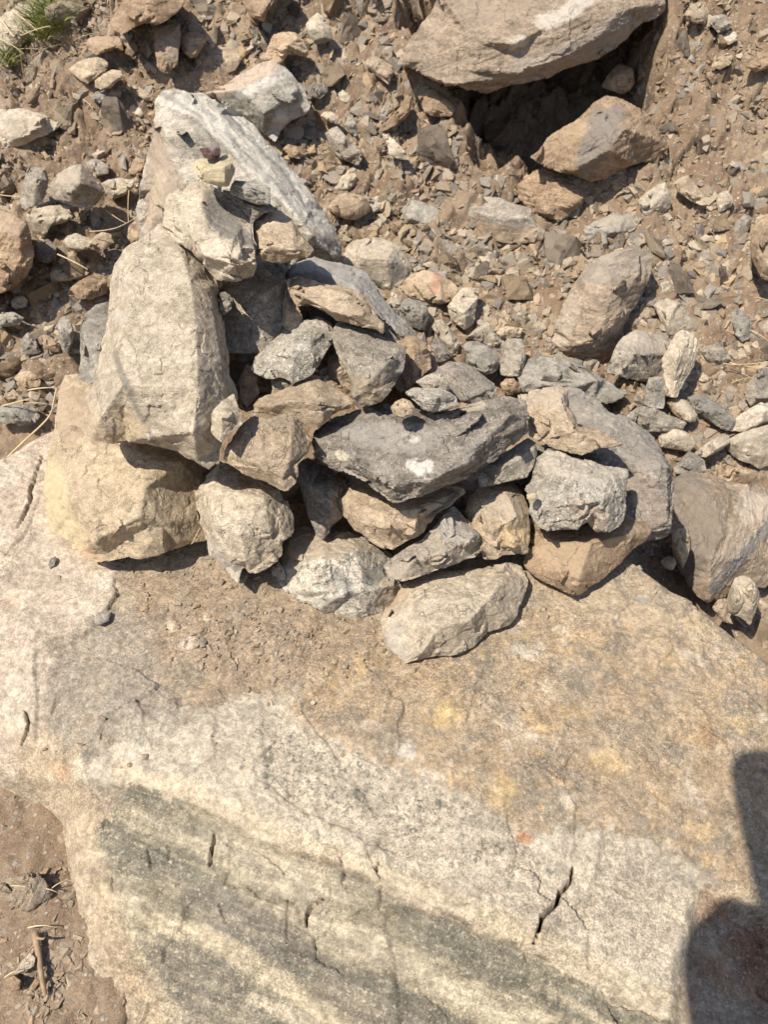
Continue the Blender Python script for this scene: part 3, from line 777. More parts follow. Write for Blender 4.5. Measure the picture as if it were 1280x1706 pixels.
stone('massive yellow tan block under the tall upright, its right facet in shade', 'yellow', [(97, 650), (108, 625), (130, 622), (150, 635), (200, 680), (280, 700), (335, 740), (341, 795), (345, 850), (347, 900), (318, 908), (289, 916), (244, 929), (202, 931), (161, 939), (131, 924), (112, 901), (90, 888), (77, 871), (73, 820), (80, 760), (90, 700)], 1.165,
      ridges=[[(88, 752, .01), (150, 740, .065), (230, 752, .085), (262, 768, .085), (300, 770, .07), (338, 780, .02)], [(262, 768, .085), (240, 815, .10), (234, 860, .095), (236, 926, .01)], [(150, 740, .065), (125, 830, .08), (160, 900, .065), (165, 935, .0)], [(125, 830, .08), (240, 815, .10)],
              [(112, 660, .01), (150, 690, .035)], [(300, 900, .03), (270, 870, .07), (240, 815, .10)]],
      th=.22, tilt=-.045, cellsize=.05,
      patches=[([(90, 640), (140, 650), (150, 720), (110, 745), (90, 720)], -1, (.34, .25, .17), .6), ([(85, 790), (95, 860), (120, 900)], 24, (.56, .45, .25), .55), ([(130, 915), (160, 935)], 12, (.5, .33, .18), .6)])
stone('shaded grey block seen behind and right of the tall upright', 'grey', [(366, 480), (395, 460), (431, 447), (474, 463), (474, 500), (473, 540), (465, 560), (437, 590), (405, 590), (379, 588), (366, 540)], 1.15,
      ridges=[[(380, 480, .02), (440, 488, .035), (472, 470, .01)], [(440, 488, .035), (438, 590, .015)]], th=.1, tilt=-.02)
stone('tiny dark pebble pinched between the upright and the grey block', 'dark', [(366, 488), (376, 485), (388, 495), (386, 515), (374, 526), (364, 520)], 1.09, th=.03)
stone('small rust brown stone in the gap right of the upright', 'orange', [(397, 636), (404, 620), (412, 606), (430, 622), (433, 655), (411, 680), (399, 662)], 1.13, th=.08)
stone('pale grey speckled wedge pointing left below the shaded grey block', 'speck', [(415, 614), (426, 595), (446, 575), (467, 554), (501, 535), (531, 527), (554, 539), (559, 565), (544, 584), (531, 610), (520, 625), (490, 638), (467, 627), (452, 634), (434, 627)], 1.115,
      ridges=[[(420, 610, .0), (465, 590, .03), (515, 560, .036), (556, 548, 0)], [(465, 590, .03), (490, 632, .01)], [(515, 560, .036), (525, 600, .02)]], th=.09, tilt=-.05, rough=1.2)
stone('tiny grey chip under the speckled wedge', 'slate', [(450, 634), (466, 628), (480, 632), (487, 640), (470, 650), (455, 650)], 1.125, th=.03)
stone('long tan block lying across the upper right of the pile', 'tan', [(473, 467), (497, 460), (520, 466), (539, 473), (565, 475), (592, 484), (614, 497), (625, 520), (640, 539), (640, 557), (625, 548), (602, 544), (561, 535), (542, 520), (509, 505), (494, 512), (482, 492)], 1.12,
      ridges=[[(476, 480, .005), (508, 496, .028), (540, 478, .03), (575, 490, .036), (612, 505, .02)], [(508, 496, .028), (550, 518, .032), (600, 532, .028), (635, 545, .003)]], th=.10, tilt=-.05)
stone('narrow tan piece standing upright behind the long tan block', 'tan', [(470, 500), (479, 494), (497, 508), (505, 531), (498, 548), (478, 556), (471, 540)], 1.15, th=.06)
stone('broad dark grey stone forming the back right shoulder of the pile', 'dark', [(471, 456), (490, 441), (506, 432), (524, 428), (550, 434), (580, 442), (610, 452), (625, 471), (640, 497), (662, 524), (685, 539), (697, 560), (690, 580), (640, 580), (560, 560), (490, 500)], 1.22,
      ridges=[[(480, 458, .01), (530, 452, .04), (590, 475, .05), (625, 520, .055), (670, 560, .03)]], th=.2, tilt=-.05, rough=1.1,
      patches=[([(520, 445), (600, 465), (640, 530)], 30, (.33, .31, .28), .7)])
stone('squarish grey and tan block in the middle of the pile with a flat slanting top', 'grey', [(552, 560), (559, 542), (572, 531), (610, 546), (647, 565), (679, 578), (676, 600), (672, 617), (659, 640), (648, 656), (636, 670), (617, 677), (595, 674), (588, 659), (584, 640), (570, 605), (558, 585)], 1.10,
      ridges=[[(559, 548, .005), (578, 575, .038), (610, 590, .045), (650, 602, .042), (675, 598, .005)], [(578, 575, .038), (595, 650, .025), (618, 674, .0)], [(650, 602, .042), (634, 660, .012)], [(610, 590, .045), (612, 640, .04)]], th=.11, tilt=-.04, rough=1.1,
      patches=[([(585, 630), (630, 625), (650, 640), (630, 672), (600, 672)], -1, (.40, .30, .20), .7)])
stone('small tan stone half hidden left of the squarish middle block', 'tan', [(546, 600), (550, 584), (565, 580), (580, 590), (590, 625), (591, 655), (572, 644), (548, 632)], 1.16, th=.08)
stone('ochre brown block with a flat top right of the squarish middle block', 'orange', [(659, 567), (675, 560), (692, 559), (711, 572), (717, 592), (720, 614), (700, 632), (685, 647), (668, 655), (655, 640), (660, 600)], 1.17,
      ridges=[[(662, 575, .01), (690, 578, .03), (712, 580, .01)], [(690, 578, .03), (690, 640, .01)]], th=.12)
stone('brown stone in shadow behind the ochre brown block', 'brown', [(702, 580), (716, 578), (730, 600), (728, 625), (715, 640), (700, 640)], 1.21, th=.08)
stone('long flat tan stone with a shaded underside below the speckled wedge', 'tan', [(421, 677), (430, 664), (460, 655), (490, 638), (512, 627), (542, 636), (572, 655), (591, 666), (587, 681), (557, 689), (539, 704), (515, 710), (494, 702), (465, 694), (441, 689), (422, 689)], 1.085,
      ridges=[[(422, 681, .0), (455, 676, .03), (487, 668, .042), (530, 672, .046), (562, 678, .03), (588, 674, .0)], [(487, 668, .042), (500, 698, .01)]], th=.09, tilt=-.055)
stone('flat faced tan stone with a pointed foot below the long flat stone', 'tan', [(372, 765), (377, 745), (388, 725), (400, 708), (422, 692), (449, 696), (470, 690), (489, 689), (501, 707), (520, 734), (512, 756), (497, 775), (494, 805), (477, 820), (464, 816), (437, 801), (411, 792), (392, 780)], 1.05,
      ridges=[[(380, 760, .012), (408, 722, .03), (455, 712, .034), (490, 712, .03), (508, 736, .012)], [(408, 722, .03), (420, 770, .034), (470, 795, .028), (480, 815, .0)], [(490, 712, .03), (482, 770, .034), (470, 795, .028)]], th=.10, tilt=-.035,
      patches=[([(405, 700), (490, 695)], 16, (.30, .25, .19), .5)])
stone('knobbly pale stone with flaking ledges at the lower left of the pile', 'pale', [(326, 820), (340, 800), (355, 782), (367, 767), (390, 778), (412, 794), (437, 801), (452, 811), (467, 818), (480, 840), (490, 861), (490, 887), (469, 902), (471, 925), (449, 944), (432, 952), (417, 957), (406, 944), (400, 960), (397, 972), (385, 962), (375, 946), (349, 924), (343, 894), (328, 864)], 1.105,
      ridges=[[(367, 772, .01), (352, 815, .035), (350, 870, .04), (365, 920, .025)], [(352, 815, .035), (400, 822, .052), (440, 830, .05), (482, 862, .01)], [(350, 870, .04), (400, 890, .06), (410, 935, .03)], [(400, 890, .06), (450, 880, .045), (468, 900, .005)], [(400, 822, .052), (400, 890, .06)]],
      th=.13, tilt=-.03, rough=1.25, cellsize=.036, patches=[([(340, 905), (385, 950), (400, 965)], 14, (.40, .36, .31), .6)])
stone('small dark pebble at the foot of the knobbly pale stone', 'dark', [(394, 945), (408, 941), (414, 955), (410, 970), (400, 973), (394, 962)], 1.125, th=.03)
stone('dark grey dagger shaped stone hanging in the gap at the centre', 'dark', [(497, 771), (512, 762), (550, 780), (569, 797), (574, 816), (565, 835), (574, 857), (554, 876), (539, 899), (527, 891), (512, 857), (501, 816)], 1.155,
      ridges=[[(505, 780, .01), (520, 810, .03), (553, 835, .034), (540, 890, .005)], [(520, 810, .03), (560, 800, .02)], [(553, 835, .034), (570, 822, .01)]], th=.09,
      patches=[([(556, 840), (566, 855), (556, 870)], 9, (.38, .30, .22), .6)])
stone('largest dark grey slab across the middle of the pile with a white quartz spot', 'dark', [(520, 735), (527, 719), (550, 700), (587, 686), (620, 680), (644, 674), (700, 684), (764, 681), (795, 672), (812, 668), (845, 664), (875, 667), (881, 690), (880, 719), (862, 735), (849, 745), (811, 771), (790, 786), (760, 805), (735, 812), (707, 824), (680, 833), (662, 837), (640, 827), (610, 801), (580, 786), (550, 779), (527, 764)], 1.085,
      ridges=[[(524, 745, .005), (560, 722, .035), (620, 706, .045), (700, 706, .05), (770, 700, .045), (800, 690, .035), (845, 690, .03), (878, 690, .005)],
              [(560, 722, .035), (590, 770, .045), (650, 808, .045), (668, 832, .01)], [(620, 706, .045), (650, 808, .045)], [(650, 808, .045), (720, 800, .055), (780, 770, .055), (800, 735, .05), (850, 720, .035), (875, 705, .02)], [(770, 700, .045), (780, 770, .055)], [(800, 690, .035), (800, 735, .05)]],
      th=.12, tilt=-.05, rough=1.15, bed=(-12, .7),
      patches=[([(688, 775), (700, 781), (712, 777)], 10, (.60, .56, .50), .85), ([(566, 756), (572, 760)], 7, (.62, .56, .42), .9), ([(688, 733), (694, 732)], 5, (.75, .7, .62), .9),
               ([(560, 715), (640, 700), (760, 720), (700, 760), (600, 745)], -1, (.33, .30, .26), .6), ([(800, 676), (775, 682)], 7, (.5, .42, .32), .6)])
stone('round brown pebble resting on the largest dark slab', 'tan', [(650, 679), (660, 668), (672, 663), (684, 668), (692, 678), (688, 690), (672, 697), (657, 694)], 1.045, th=.035, smooth=3, rough=.7)
stone('small rough grey stone on the largest dark slab beside the round pebble', 'speck', [(677, 655), (689, 646), (712, 648), (737, 649), (760, 660), (764, 677), (745, 682), (722, 687), (704, 680), (690, 667)], 1.075,
      ridges=[[(680, 656, .004), (705, 664, .018), (738, 664, .018), (762, 668, .002)], [(705, 664, .018), (712, 682, .006)]], th=.05, bed=(6, .7))
stone('little flat grey stone on top of the small rough one', 'grey', [(692, 636), (708, 626), (726, 619), (740, 628), (750, 640), (749, 651), (725, 650), (705, 647)], 1.105, th=.04)
stone('dark half-round wedge at the right end of the pile top', 'dark', [(722, 625), (730, 612), (749, 602), (771, 604), (786, 611), (801, 621), (824, 640), (833, 668), (800, 674), (771, 672), (745, 664), (735, 645)], 1.15,
      ridges=[[(735, 615, .01), (766, 622, .03), (775, 668, .02)], [(766, 622, .03), (820, 648, .02)]], th=.09, rough=.8)
stone('wide tan stone under the largest dark slab', 'tan', [(557, 824), (578, 812), (602, 801), (640, 815), (700, 820), (740, 812), (772, 808), (776, 822), (752, 842), (726, 857), (707, 887), (690, 896), (677, 902), (655, 917), (640, 912), (625, 906), (591, 884), (569, 854)], 1.13,
      ridges=[[(560, 828, .0), (590, 838, .035), (640, 855, .05), (700, 848, .05), (772, 815, .005)], [(590, 838, .035), (600, 870, .03), (655, 905, .01)], [(640, 855, .05), (640, 880, .045)], [(700, 848, .05), (690, 880, .03)]], th=.12, tilt=-.05)
stone('black and white speckled granite block at the foot of the pile', 'granite', [(451, 947), (467, 934), (480, 905), (497, 876), (540, 880), (580, 884), (610, 895), (640, 910), (660, 930), (664, 962), (670, 981), (659, 1000), (648, 1012), (636, 1023), (612, 1030), (587, 1036), (550, 1028), (524, 1011), (495, 1000), (471, 989), (456, 972)], 1.135,
      ridges=[[(466, 938, .004), (482, 946, .02), (515, 935, .05), (545, 930, .06), (590, 918, .062), (638, 914, .03)], [(482, 946, .02), (476, 985, .005)], [(515, 935, .05), (520, 985, .05), (540, 1020, .015)], [(590, 918, .062), (610, 985, .06), (612, 1025, .01)], [(610, 985, .06), (655, 975, .03)], [(520, 985, .05), (610, 985, .06)]],
      th=.13, tilt=-.055,
      patches=[([(485, 880), (580, 888), (635, 912), (590, 918), (545, 930), (515, 935), (482, 942), (470, 935)], -1, (.42, .33, .23), .85), ([(485, 960), (520, 1000), (560, 1022)], 14, (.52, .47, .36), .5),
               ([(640, 970), (655, 985), (640, 1000)], 13, (.42, .32, .2), .6), ([(615, 960), (650, 950)], 14, (.12, .12, .12), .7), ([(560, 960), (590, 990)], 12, (.16, .16, .16), .5)])
stone('grey wedge slanting down to the left behind the front stone', 'grey', [(640, 942), (653, 930), (670, 917), (700, 900), (726, 875), (738, 854), (756, 842), (771, 856), (788, 874), (801, 891), (805, 917), (790, 929), (765, 938), (737, 947), (710, 957), (685, 966), (662, 968), (647, 962)], 1.11,
      ridges=[[(643, 952, .002), (690, 934, .03), (740, 920, .04), (803, 908, .01)], [(740, 920, .04), (738, 870, .035), (752, 850, .01)], [(738, 870, .035), (795, 892, .02)]], th=.09, tilt=-.05,
      patches=[([(660, 955), (720, 935), (790, 918)], 16, (.38, .31, .23), .6), ([(740, 880), (770, 890)], 18, (.42, .39, .35), .5)])
stone('pinkish tan block with an ochre hollow right of the grey wedge', 'tan', [(775, 856), (777, 840), (781, 827), (812, 805), (835, 800), (854, 801), (869, 816), (876, 836), (882, 857), (884, 880), (884, 902), (879, 921), (862, 924), (845, 925), (825, 933), (805, 932), (800, 900), (785, 880)], 1.14,
      ridges=[[(780, 842, .004), (802, 836, .03), (845, 822, .034), (866, 820, .01)], [(802, 836, .03), (820, 885, .045), (830, 925, .01)], [(845, 822, .034), (862, 860, .035), (840, 885, .03), (855, 905, .035), (878, 915, .005)], [(820, 885, .045), (840, 885, .03)]], th=.11, tilt=-.04, rough=1.3,
      patches=[([(845, 880), (850, 900), (870, 895)], 13, (.55, .40, .22), .7), ([(800, 830), (850, 850)], 26, (.44, .37, .29), .5)])
stone('frontmost stone of the pile, a pale block with a bright flat top', 'pale', [(634, 1052), (635, 1030), (640, 1017), (659, 996), (670, 974), (700, 958), (737, 947), (770, 948), (801, 947), (830, 940), (850, 936), (869, 944), (881, 966), (878, 985), (869, 1004), (862, 1025), (850, 1041), (830, 1049), (812, 1054), (801, 1064), (790, 1079), (770, 1088), (749, 1094), (725, 1094), (700, 1098), (677, 1104), (659, 1090), (645, 1075)], 1.085,
      ridges=[[(677, 1104, 0), (705, 1085, .028), (728, 1050, .052), (760, 1038, .056), (783, 1032, .056), (812, 1002, .056), (830, 975, .05), (848, 945, .012)], [(783, 1032, .056), (797, 1060, .012)], [(812, 1002, .056), (845, 1030, .02)],
              [(640, 1060, .004), (690, 1030, .035), (728, 1050, .052)], [(690, 1030, .035), (700, 985, .03), (745, 955, .005)], [(700, 985, .03), (812, 1002, .056)], [(760, 1038, .056), (765, 1080, .012)]],
      th=.13, tilt=-.06, rough=.9,
      patches=[([(645, 1010), (670, 985), (690, 965)], 14, (.42, .30, .19), .7), ([(645, 1060), (665, 1090)], 12, (.34, .32, .29), .4), ((662, 1048), 12, (.30, .28, .25), .5)])
stone('craggy pale grey stone with a ragged lower edge at the right end of the pile', 'speck', [(875, 816), (886, 794), (892, 775), (896, 760), (910, 750), (924, 747), (957, 762), (985, 768), (1010, 775), (1030, 779), (1049, 782), (1047, 800), (1044, 842), (1040, 869), (1028, 880), (1017, 889), (995, 886), (980, 870), (970, 874), (957, 886), (942, 882), (927, 884), (909, 886), (890, 869), (883, 855), (883, 842)], 1.105,
      ridges=[[(896, 770, .006), (925, 775, .028), (965, 790, .04), (1015, 800, .04), (1047, 795, .004)], [(925, 775, .028), (912, 830, .03), (915, 880, .005)], [(965, 790, .04), (960, 840, .055), (960, 880, .01)], [(960, 840, .055), (1000, 835, .055), (1040, 825, .015)], [(1000, 835, .055), (1010, 885, .008)], [(1015, 800, .04), (1000, 835, .055)]],
      th=.12, tilt=-.04, rough=1.6, cellsize=.028, patches=[([(925, 770), (975, 780), (1020, 792)], 24, (.52, .45, .36), .65), ([(970, 850), (1000, 870)], 18, (.5, .38, .28), .5)])
stone('tiny orange pebble left of the craggy pale grey stone', 'yellow', [(877, 824), (887, 820), (896, 822), (896, 830), (887, 836), (878, 832)], 1.075, th=.02, smooth=2, rough=.5)
stone('earth brown base stone tapering to a point under the craggy one', 'brown', [(871, 940), (878, 905), (884, 872), (920, 868), (1000, 868), (1030, 858), (1055, 850), (1072, 854), (1087, 884), (1077, 899), (1051, 921), (1030, 940), (1010, 959), (985, 978), (957, 992), (940, 984), (924, 977), (894, 962)], 1.15,
      ridges=[[(880, 915, .01), (920, 905, .04), (985, 905, .055), (1040, 892, .045), (1084, 882, .005)], [(876, 945, .004), (925, 955, .025), (958, 985, .006)], [(985, 905, .055), (965, 965, .03)], [(920, 905, .04), (925, 955, .025)]], th=.13, tilt=-.055,
      patches=[([(885, 880), (960, 900), (1060, 870), (1080, 885), (1020, 930), (960, 970), (900, 930)], -1, (.41, .30, .19), .75)])
stone('rough brown and pale rock behind the right end of the dark slab', 'tan', [(862, 659), (885, 652), (912, 644), (930, 642), (945, 648), (948, 677), (958, 695), (965, 711), (995, 715), (1020, 728), (1041, 741), (1020, 746), (999, 745), (985, 752), (969, 760), (945, 755), (924, 747), (900, 738), (882, 726), (875, 690)], 1.155,
      ridges=[[(870, 662, .005), (900, 668, .028), (935, 662, .03), (945, 690, .03), (960, 722, .025), (1035, 740, .004)], [(900, 668, .028), (905, 710, .03), (960, 722, .025)], [(905, 710, .03), (900, 735, .01)]], th=.1, tilt=-.05, rough=1.4, patches=[([(880, 660), (935, 660)], 20, (.46, .38, .29), .6)])
stone('grey stone with a shadowed face tucked under the right end of the dark slab', 'grey', [(795, 790), (815, 772), (837, 755), (860, 742), (880, 730), (894, 738), (896, 755), (890, 775), (879, 796), (855, 800), (830, 806), (800, 812)], 1.13,
      ridges=[[(800, 785, .01), (840, 778, .025), (890, 750, .01)]], th=.1, tilt=-.05)
stone('large grey rock with a flat mottled top behind the right end of the pile', 'dark', [(930, 650), (950, 643), (969, 651), (990, 664), (1010, 681), (1040, 695), (1062, 707), (1080, 718), (1092, 730), (1104, 760), (1115, 772), (1122, 784), (1122, 830), (1121, 872), (1115, 893), (1081, 901), (1000, 900), (930, 860), (905, 760)], 1.27,
      ridges=[[(930, 745, .06), (990, 755, .065), (1050, 763, .065), (1112, 778, .06)], [(940, 665, .01), (1000, 690, .015), (1060, 722, .02), (1104, 765, .05), (1112, 778, .06)], [(1112, 778, .06), (1111, 870, .05)], [(1050, 763, .065), (1060, 885, .05)]], th=.2, tilt=-.05, rough=1.2, bed=(-4, .6),
      patches=[([(960, 670), (1040, 720), (1080, 760)], 30, (.30, .27, .23), .5), ([(1060, 800), (1090, 850)], 26, (.27, .19, .14), .4)])
stone('grey stone peeking out behind the left edge of the tall upright', 'slate', [(131, 632), (133, 600), (133, 557), (142, 520), (160, 508), (180, 503), (200, 540), (190, 600), (165, 636), (150, 640)], 1.20, th=.1)
# stones inside the pile, seen only in the gaps between the others
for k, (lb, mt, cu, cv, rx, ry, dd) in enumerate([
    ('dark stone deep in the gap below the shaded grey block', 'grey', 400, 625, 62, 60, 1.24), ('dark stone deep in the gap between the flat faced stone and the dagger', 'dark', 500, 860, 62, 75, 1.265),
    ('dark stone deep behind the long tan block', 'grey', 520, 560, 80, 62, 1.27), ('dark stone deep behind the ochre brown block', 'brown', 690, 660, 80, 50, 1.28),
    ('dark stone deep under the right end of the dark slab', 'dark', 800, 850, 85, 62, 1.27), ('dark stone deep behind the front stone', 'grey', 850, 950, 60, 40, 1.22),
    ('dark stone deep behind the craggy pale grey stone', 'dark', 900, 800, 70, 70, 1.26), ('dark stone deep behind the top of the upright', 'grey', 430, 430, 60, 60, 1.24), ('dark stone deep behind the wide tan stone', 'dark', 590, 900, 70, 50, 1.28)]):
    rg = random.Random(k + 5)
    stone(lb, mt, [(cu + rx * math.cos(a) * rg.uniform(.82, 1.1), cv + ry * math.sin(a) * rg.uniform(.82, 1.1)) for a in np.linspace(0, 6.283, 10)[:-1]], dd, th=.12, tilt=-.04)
# ---- stones lying round the boulder and on the bank behind
stone('large pale banded slab standing behind the top of the pile', 'band', [(227, 352), (233, 310), (240, 277), (250, 245), (257, 221), (258, 190), (259, 168), (266, 156), (274, 151), (300, 150), (337, 158), (375, 176), (397, 187), (431, 217), (450, 247), (466, 258), (486, 285), (510, 312), (527, 337), (546, 365), (561, 390), (569, 409), (567, 431), (545, 446), (480, 470), (420, 480), (300, 450), (235, 420)], 1.50,
      ridges=[[(262, 165, .01), (272, 200, .06), (283, 250, .09), (275, 310, .10), (262, 400, .08)], [(283, 250, .09), (330, 235, .10), (400, 270, .11), (470, 330, .11), (520, 390, .10), (555, 430, .04)], [(300, 160, .03), (370, 200, .05), (440, 260, .05), (500, 330, .05), (555, 400, .03)], [(275, 310, .10), (320, 330, .11), (400, 270, .11)]],
      th=.3, tilt=-.02, bed=(48, .8), name='boulder', cat='boulder',
      patches=[([(262, 200), (285, 255), (320, 330), (300, 420), (240, 400), (240, 290)], -1, (.36, .27, .19), .8), ([(270, 290), (250, 390)], 9, (.46, .35, .23), .5)] +
              [([(290 + 16 * k - 4 * (k % 3), 158 + 3 * k), (370 + 12 * k, 205 + 6 * k + 5 * (k % 2)), (450 + 8 * k, 285 + 3 * k), (520 + 4 * k, 370 + 2 * k)], (5, 8, 4, 10, 3)[k % 5], ((.24, .23, .21), (.60, .55, .47), (.30, .285, .26), (.56, .51, .43), (.2, .19, .175))[k % 5], .8) for k in range(-5, 7)])
stone('grey boulder with white bands right behind the pale banded slab', 'slate', [(341, 156), (360, 148), (385, 135), (412, 118), (435, 106), (452, 100), (475, 112), (490, 127), (505, 145), (512, 161), (519, 176), (512, 191), (486, 202), (475, 212), (467, 221), (460, 240), (441, 225), (420, 205), (394, 187), (365, 170)], None,
      ridges=[[(345, 157, .0), (400, 150, .05), (450, 128, .06), (478, 118, .01)], [(400, 150, .05), (440, 190, .07), (470, 200, .03)], [(450, 128, .06), (495, 150, .05), (515, 180, .01)]], lift=.08, name='boulder', cat='boulder',
      patches=[([(350, 155), (400, 135), (450, 112)], 14, (.46, .34, .25), .8), ([(400, 160), (430, 145), (470, 125), (480, 122)], 6, (.52, .48, .42), .7), ([(470, 195), (500, 185), (510, 180)], 12, (.48, .44, .38), .7), ([(455, 225), (470, 200)], 10, (.55, .52, .47), .6)])
stone('huge overhanging brown slab jutting over the dark hollow', 'dusty', [(662, 109), (672, 88), (685, 64), (700, 45), (719, 22), (735, -20), (760, -60), (1100, -70), (1112, -20), (1108, 18), (1090, 32), (1055, 49), (1044, 67), (1025, 80), (1010, 90), (965, 109), (930, 120), (897, 131), (860, 140), (811, 156), (790, 150), (760, 142), (719, 135), (692, 116)], 1.86,
      ridges=[[(662, 108, 0), (720, 85, .05), (790, 70, .10), (860, 72, .12), (910, 45, .11), (960, 30, .11), (1030, 20, .09), (1107, 5, .02)], [(720, 85, .05), (735, 120, .04)], [(790, 70, .10), (800, 118, .08), (860, 122, .07), (940, 95, .08), (1000, 60, .08), (1050, 40, .04)], [(860, 72, .12), (862, 90, .08), (940, 95, .08)], [(735, -10, .05), (790, 70, .10)]],
      th=.50, tilt=-.03, bed=(-22, .9), rough=1.5, cellsize=.05, name='rock_slab', cat='rock slab',
      patches=[([(905, 38), (935, 28), (960, 12), (980, -5)], 13, (.56, .50, .42), .75), ([(855, 75), (870, 70)], 9, (.6, .53, .43), .6), ([(700, 20), (800, -30), (900, 10), (800, 50)], -1, (.32, .245, .175), .7), ([(870, 120), (960, 90), (1040, 40)], 22, (.30, .255, .21), .6)])
stone('triangular brown rock with a smooth grey face at the right of the hollow', 'brown', [(885, 262), (912, 232), (938, 215), (961, 202), (978, 186), (991, 172), (1010, 161), (1035, 165), (1055, 176), (1072, 186), (1085, 197), (1100, 220), (1113, 245), (1111, 262), (1090, 268), (1062, 272), (1035, 285), (1010, 298), (984, 302), (950, 290), (911, 279)], None,
      ridges=[[(992, 175, .01), (965, 225, .07), (955, 285, .05)], [(1010, 165, .02), (1040, 215, .08), (1015, 250, .09), (985, 298, .03)], [(1040, 215, .08), (1100, 235, .03)], [(1015, 250, .09), (1050, 272, .04)]], lift=.33, th=.36, bed=(-30, .7),
      patches=[([(992, 178), (1038, 178), (1040, 215), (1010, 262), (980, 292), (960, 280), (968, 222)], -1, (.22, .195, .165), .85), ([(920, 240), (960, 215)], 20, (.40, .29, .18), .6)])
stone('small cracked brown rock under the right tip of the overhang', 'brown', [(1002, 146), (1021, 116), (1032, 106), (1055, 114), (1058, 138), (1050, 152), (1034, 158), (1018, 152)], None, lift=.16, th=.12)
stone('flaky dark brown rock at the floor of the hollow', 'brown', [(862, 311), (875, 295), (897, 285), (924, 288), (965, 309), (982, 322), (970, 340), (950, 356), (931, 371), (905, 360), (882, 349), (866, 330)], None, lift=.03, th=.16, bed=(10, 1.2), rough=1.6)
stone('brown block below the left end of the overhang', 'brown', [(696, 161), (711, 148), (726, 152), (745, 165), (760, 180), (752, 195), (730, 196), (708, 190)], None, lift=.05, th=.12)
stone('broken brown lump inside the left of the hollow', 'brown', [(805, 215), (825, 200), (850, 205), (880, 235), (885, 255), (860, 262), (830, 250), (812, 240)], None, lift=.05, th=.14, bed=(15, 1.0))
stone('dusty brown lump low in the left of the hollow', 'brown', [(756, 275), (775, 258), (800, 262), (818, 256), (832, 280), (822, 298), (800, 302), (778, 312), (762, 300)], None, lift=.01, th=.12, rough=1.8)
def S(lb, mt, out, **k): return stone(lb, mt, out, None, **k)
S('long grey and brown stone lying just below the hollow', 'grey', [(758, 332), (775, 319), (797, 318), (824, 328), (861, 341), (886, 348), (892, 370), (909, 386), (905, 401), (880, 405), (856, 407), (825, 402), (794, 396), (764, 366)], lift=.05,
  ridges=[[(760, 345, .01), (790, 352, .04), (840, 368, .045), (884, 362, .03), (907, 392, .01)]], patches=[([(775, 375), (820, 392), (890, 398)], 16, (.36, .26, .17), .8)])
S('blue grey flat stone left of the long stone below the hollow', 'slate', [(668, 349), (675, 338), (689, 332), (712, 340), (737, 349), (756, 367), (763, 386), (745, 388), (726, 387), (700, 378), (674, 371)], lift=.03)
S('big grey tan boulder with a shaded lower face in the middle of the scree', 'dusty', [(908, 590), (912, 568), (920, 550), (935, 520), (950, 486), (965, 462), (980, 441), (1002, 428), (1025, 419), (1055, 415), (1085, 415), (1089, 434), (1084, 455), (1077, 475), (1070, 490), (1062, 505), (1044, 531), (1035, 555), (1025, 582), (1010, 600), (995, 615), (970, 610), (950, 603), (925, 596)],
  ridges=[[(915, 572, .02), (960, 575, .08), (1000, 560, .085), (1035, 528, .05)], [(960, 575, .08), (955, 600, .02)], [(1000, 560, .085), (1005, 600, .02)], [(925, 545, .03), (965, 500, .07), (1020, 480, .075), (1070, 470, .02)], [(965, 500, .07), (1000, 440, .04), (1080, 425, .015)], [(1020, 480, .075), (1000, 560, .085)]], lift=.06, th=.22, bed=(-25, .7), name='boulder', cat='boulder',
  patches=[([(980, 450), (1040, 440), (1070, 430)], 26, (.30, .265, .22), .6), ([(945, 500), (930, 560)], 22, (.50, .43, .33), .5)])
S('long blue grey flat stone below the big grey tan boulder', 'slate', [(860, 621), (864, 610), (871, 602), (888, 596), (905, 592), (930, 596), (950, 599), (970, 610), (987, 621), (1010, 634), (1032, 647), (1049, 657), (1032, 666), (1010, 674), (990, 665), (969, 655), (942, 648), (910, 650), (885, 655), (870, 650)], lift=.09, bed=(14, .7))
S('grey block with a bright corner right of the big boulder', 'grey', [(1010, 617), (1020, 590), (1036, 561), (1062, 550), (1085, 554), (1107, 561), (1119, 576), (1112, 605), (1107, 627), (1090, 634), (1077, 637), (1045, 632), (1017, 625)], lift=.06,
  ridges=[[(1038, 565, .01), (1060, 590, .06), (1075, 632, .02)], [(1060, 590, .06), (1112, 590, .02)]], patches=[([(1060, 560), (1100, 575)], 22, (.44, .37, .29), .6)])
S('tall pale shard leaning against the bright cornered block', 'pale', [(1111, 659), (1104, 640), (1107, 625), (1104, 600), (1115, 575), (1130, 554), (1141, 549), (1155, 558), (1164, 569), (1163, 585), (1160, 602), (1148, 622), (1137, 640), (1126, 663)], lift=.10, bed=(-65, .9),
  ridges=[[(1138, 553, .01), (1128, 595, .05), (1122, 655, .01)]])
S('smooth beige slab above the tall pale shard', 'white', [(1089, 509), (1097, 502), (1111, 497), (1137, 505), (1148, 522), (1156, 542), (1160, 560), (1140, 560), (1119, 566), (1105, 548), (1097, 528)], lift=.03)
S('small pale stone above the beige slab', 'pale', [(1081, 486), (1090, 478), (1100, 471), (1115, 467), (1119, 479), (1110, 490), (1100, 497), (1085, 501)])
S('ring shaped pale stone with a dark middle', 'pale', [(1087, 441), (1100, 437), (1112, 441), (1122, 447), (1128, 458), (1120, 463), (1107, 464), (1092, 456)], patches=[((1109, 449), 5, DK, .9)])
S('small triangular cream stone right of the ring shaped one', 'white', [(1122, 473), (1135, 470), (1158, 476), (1152, 492), (1138, 491)])
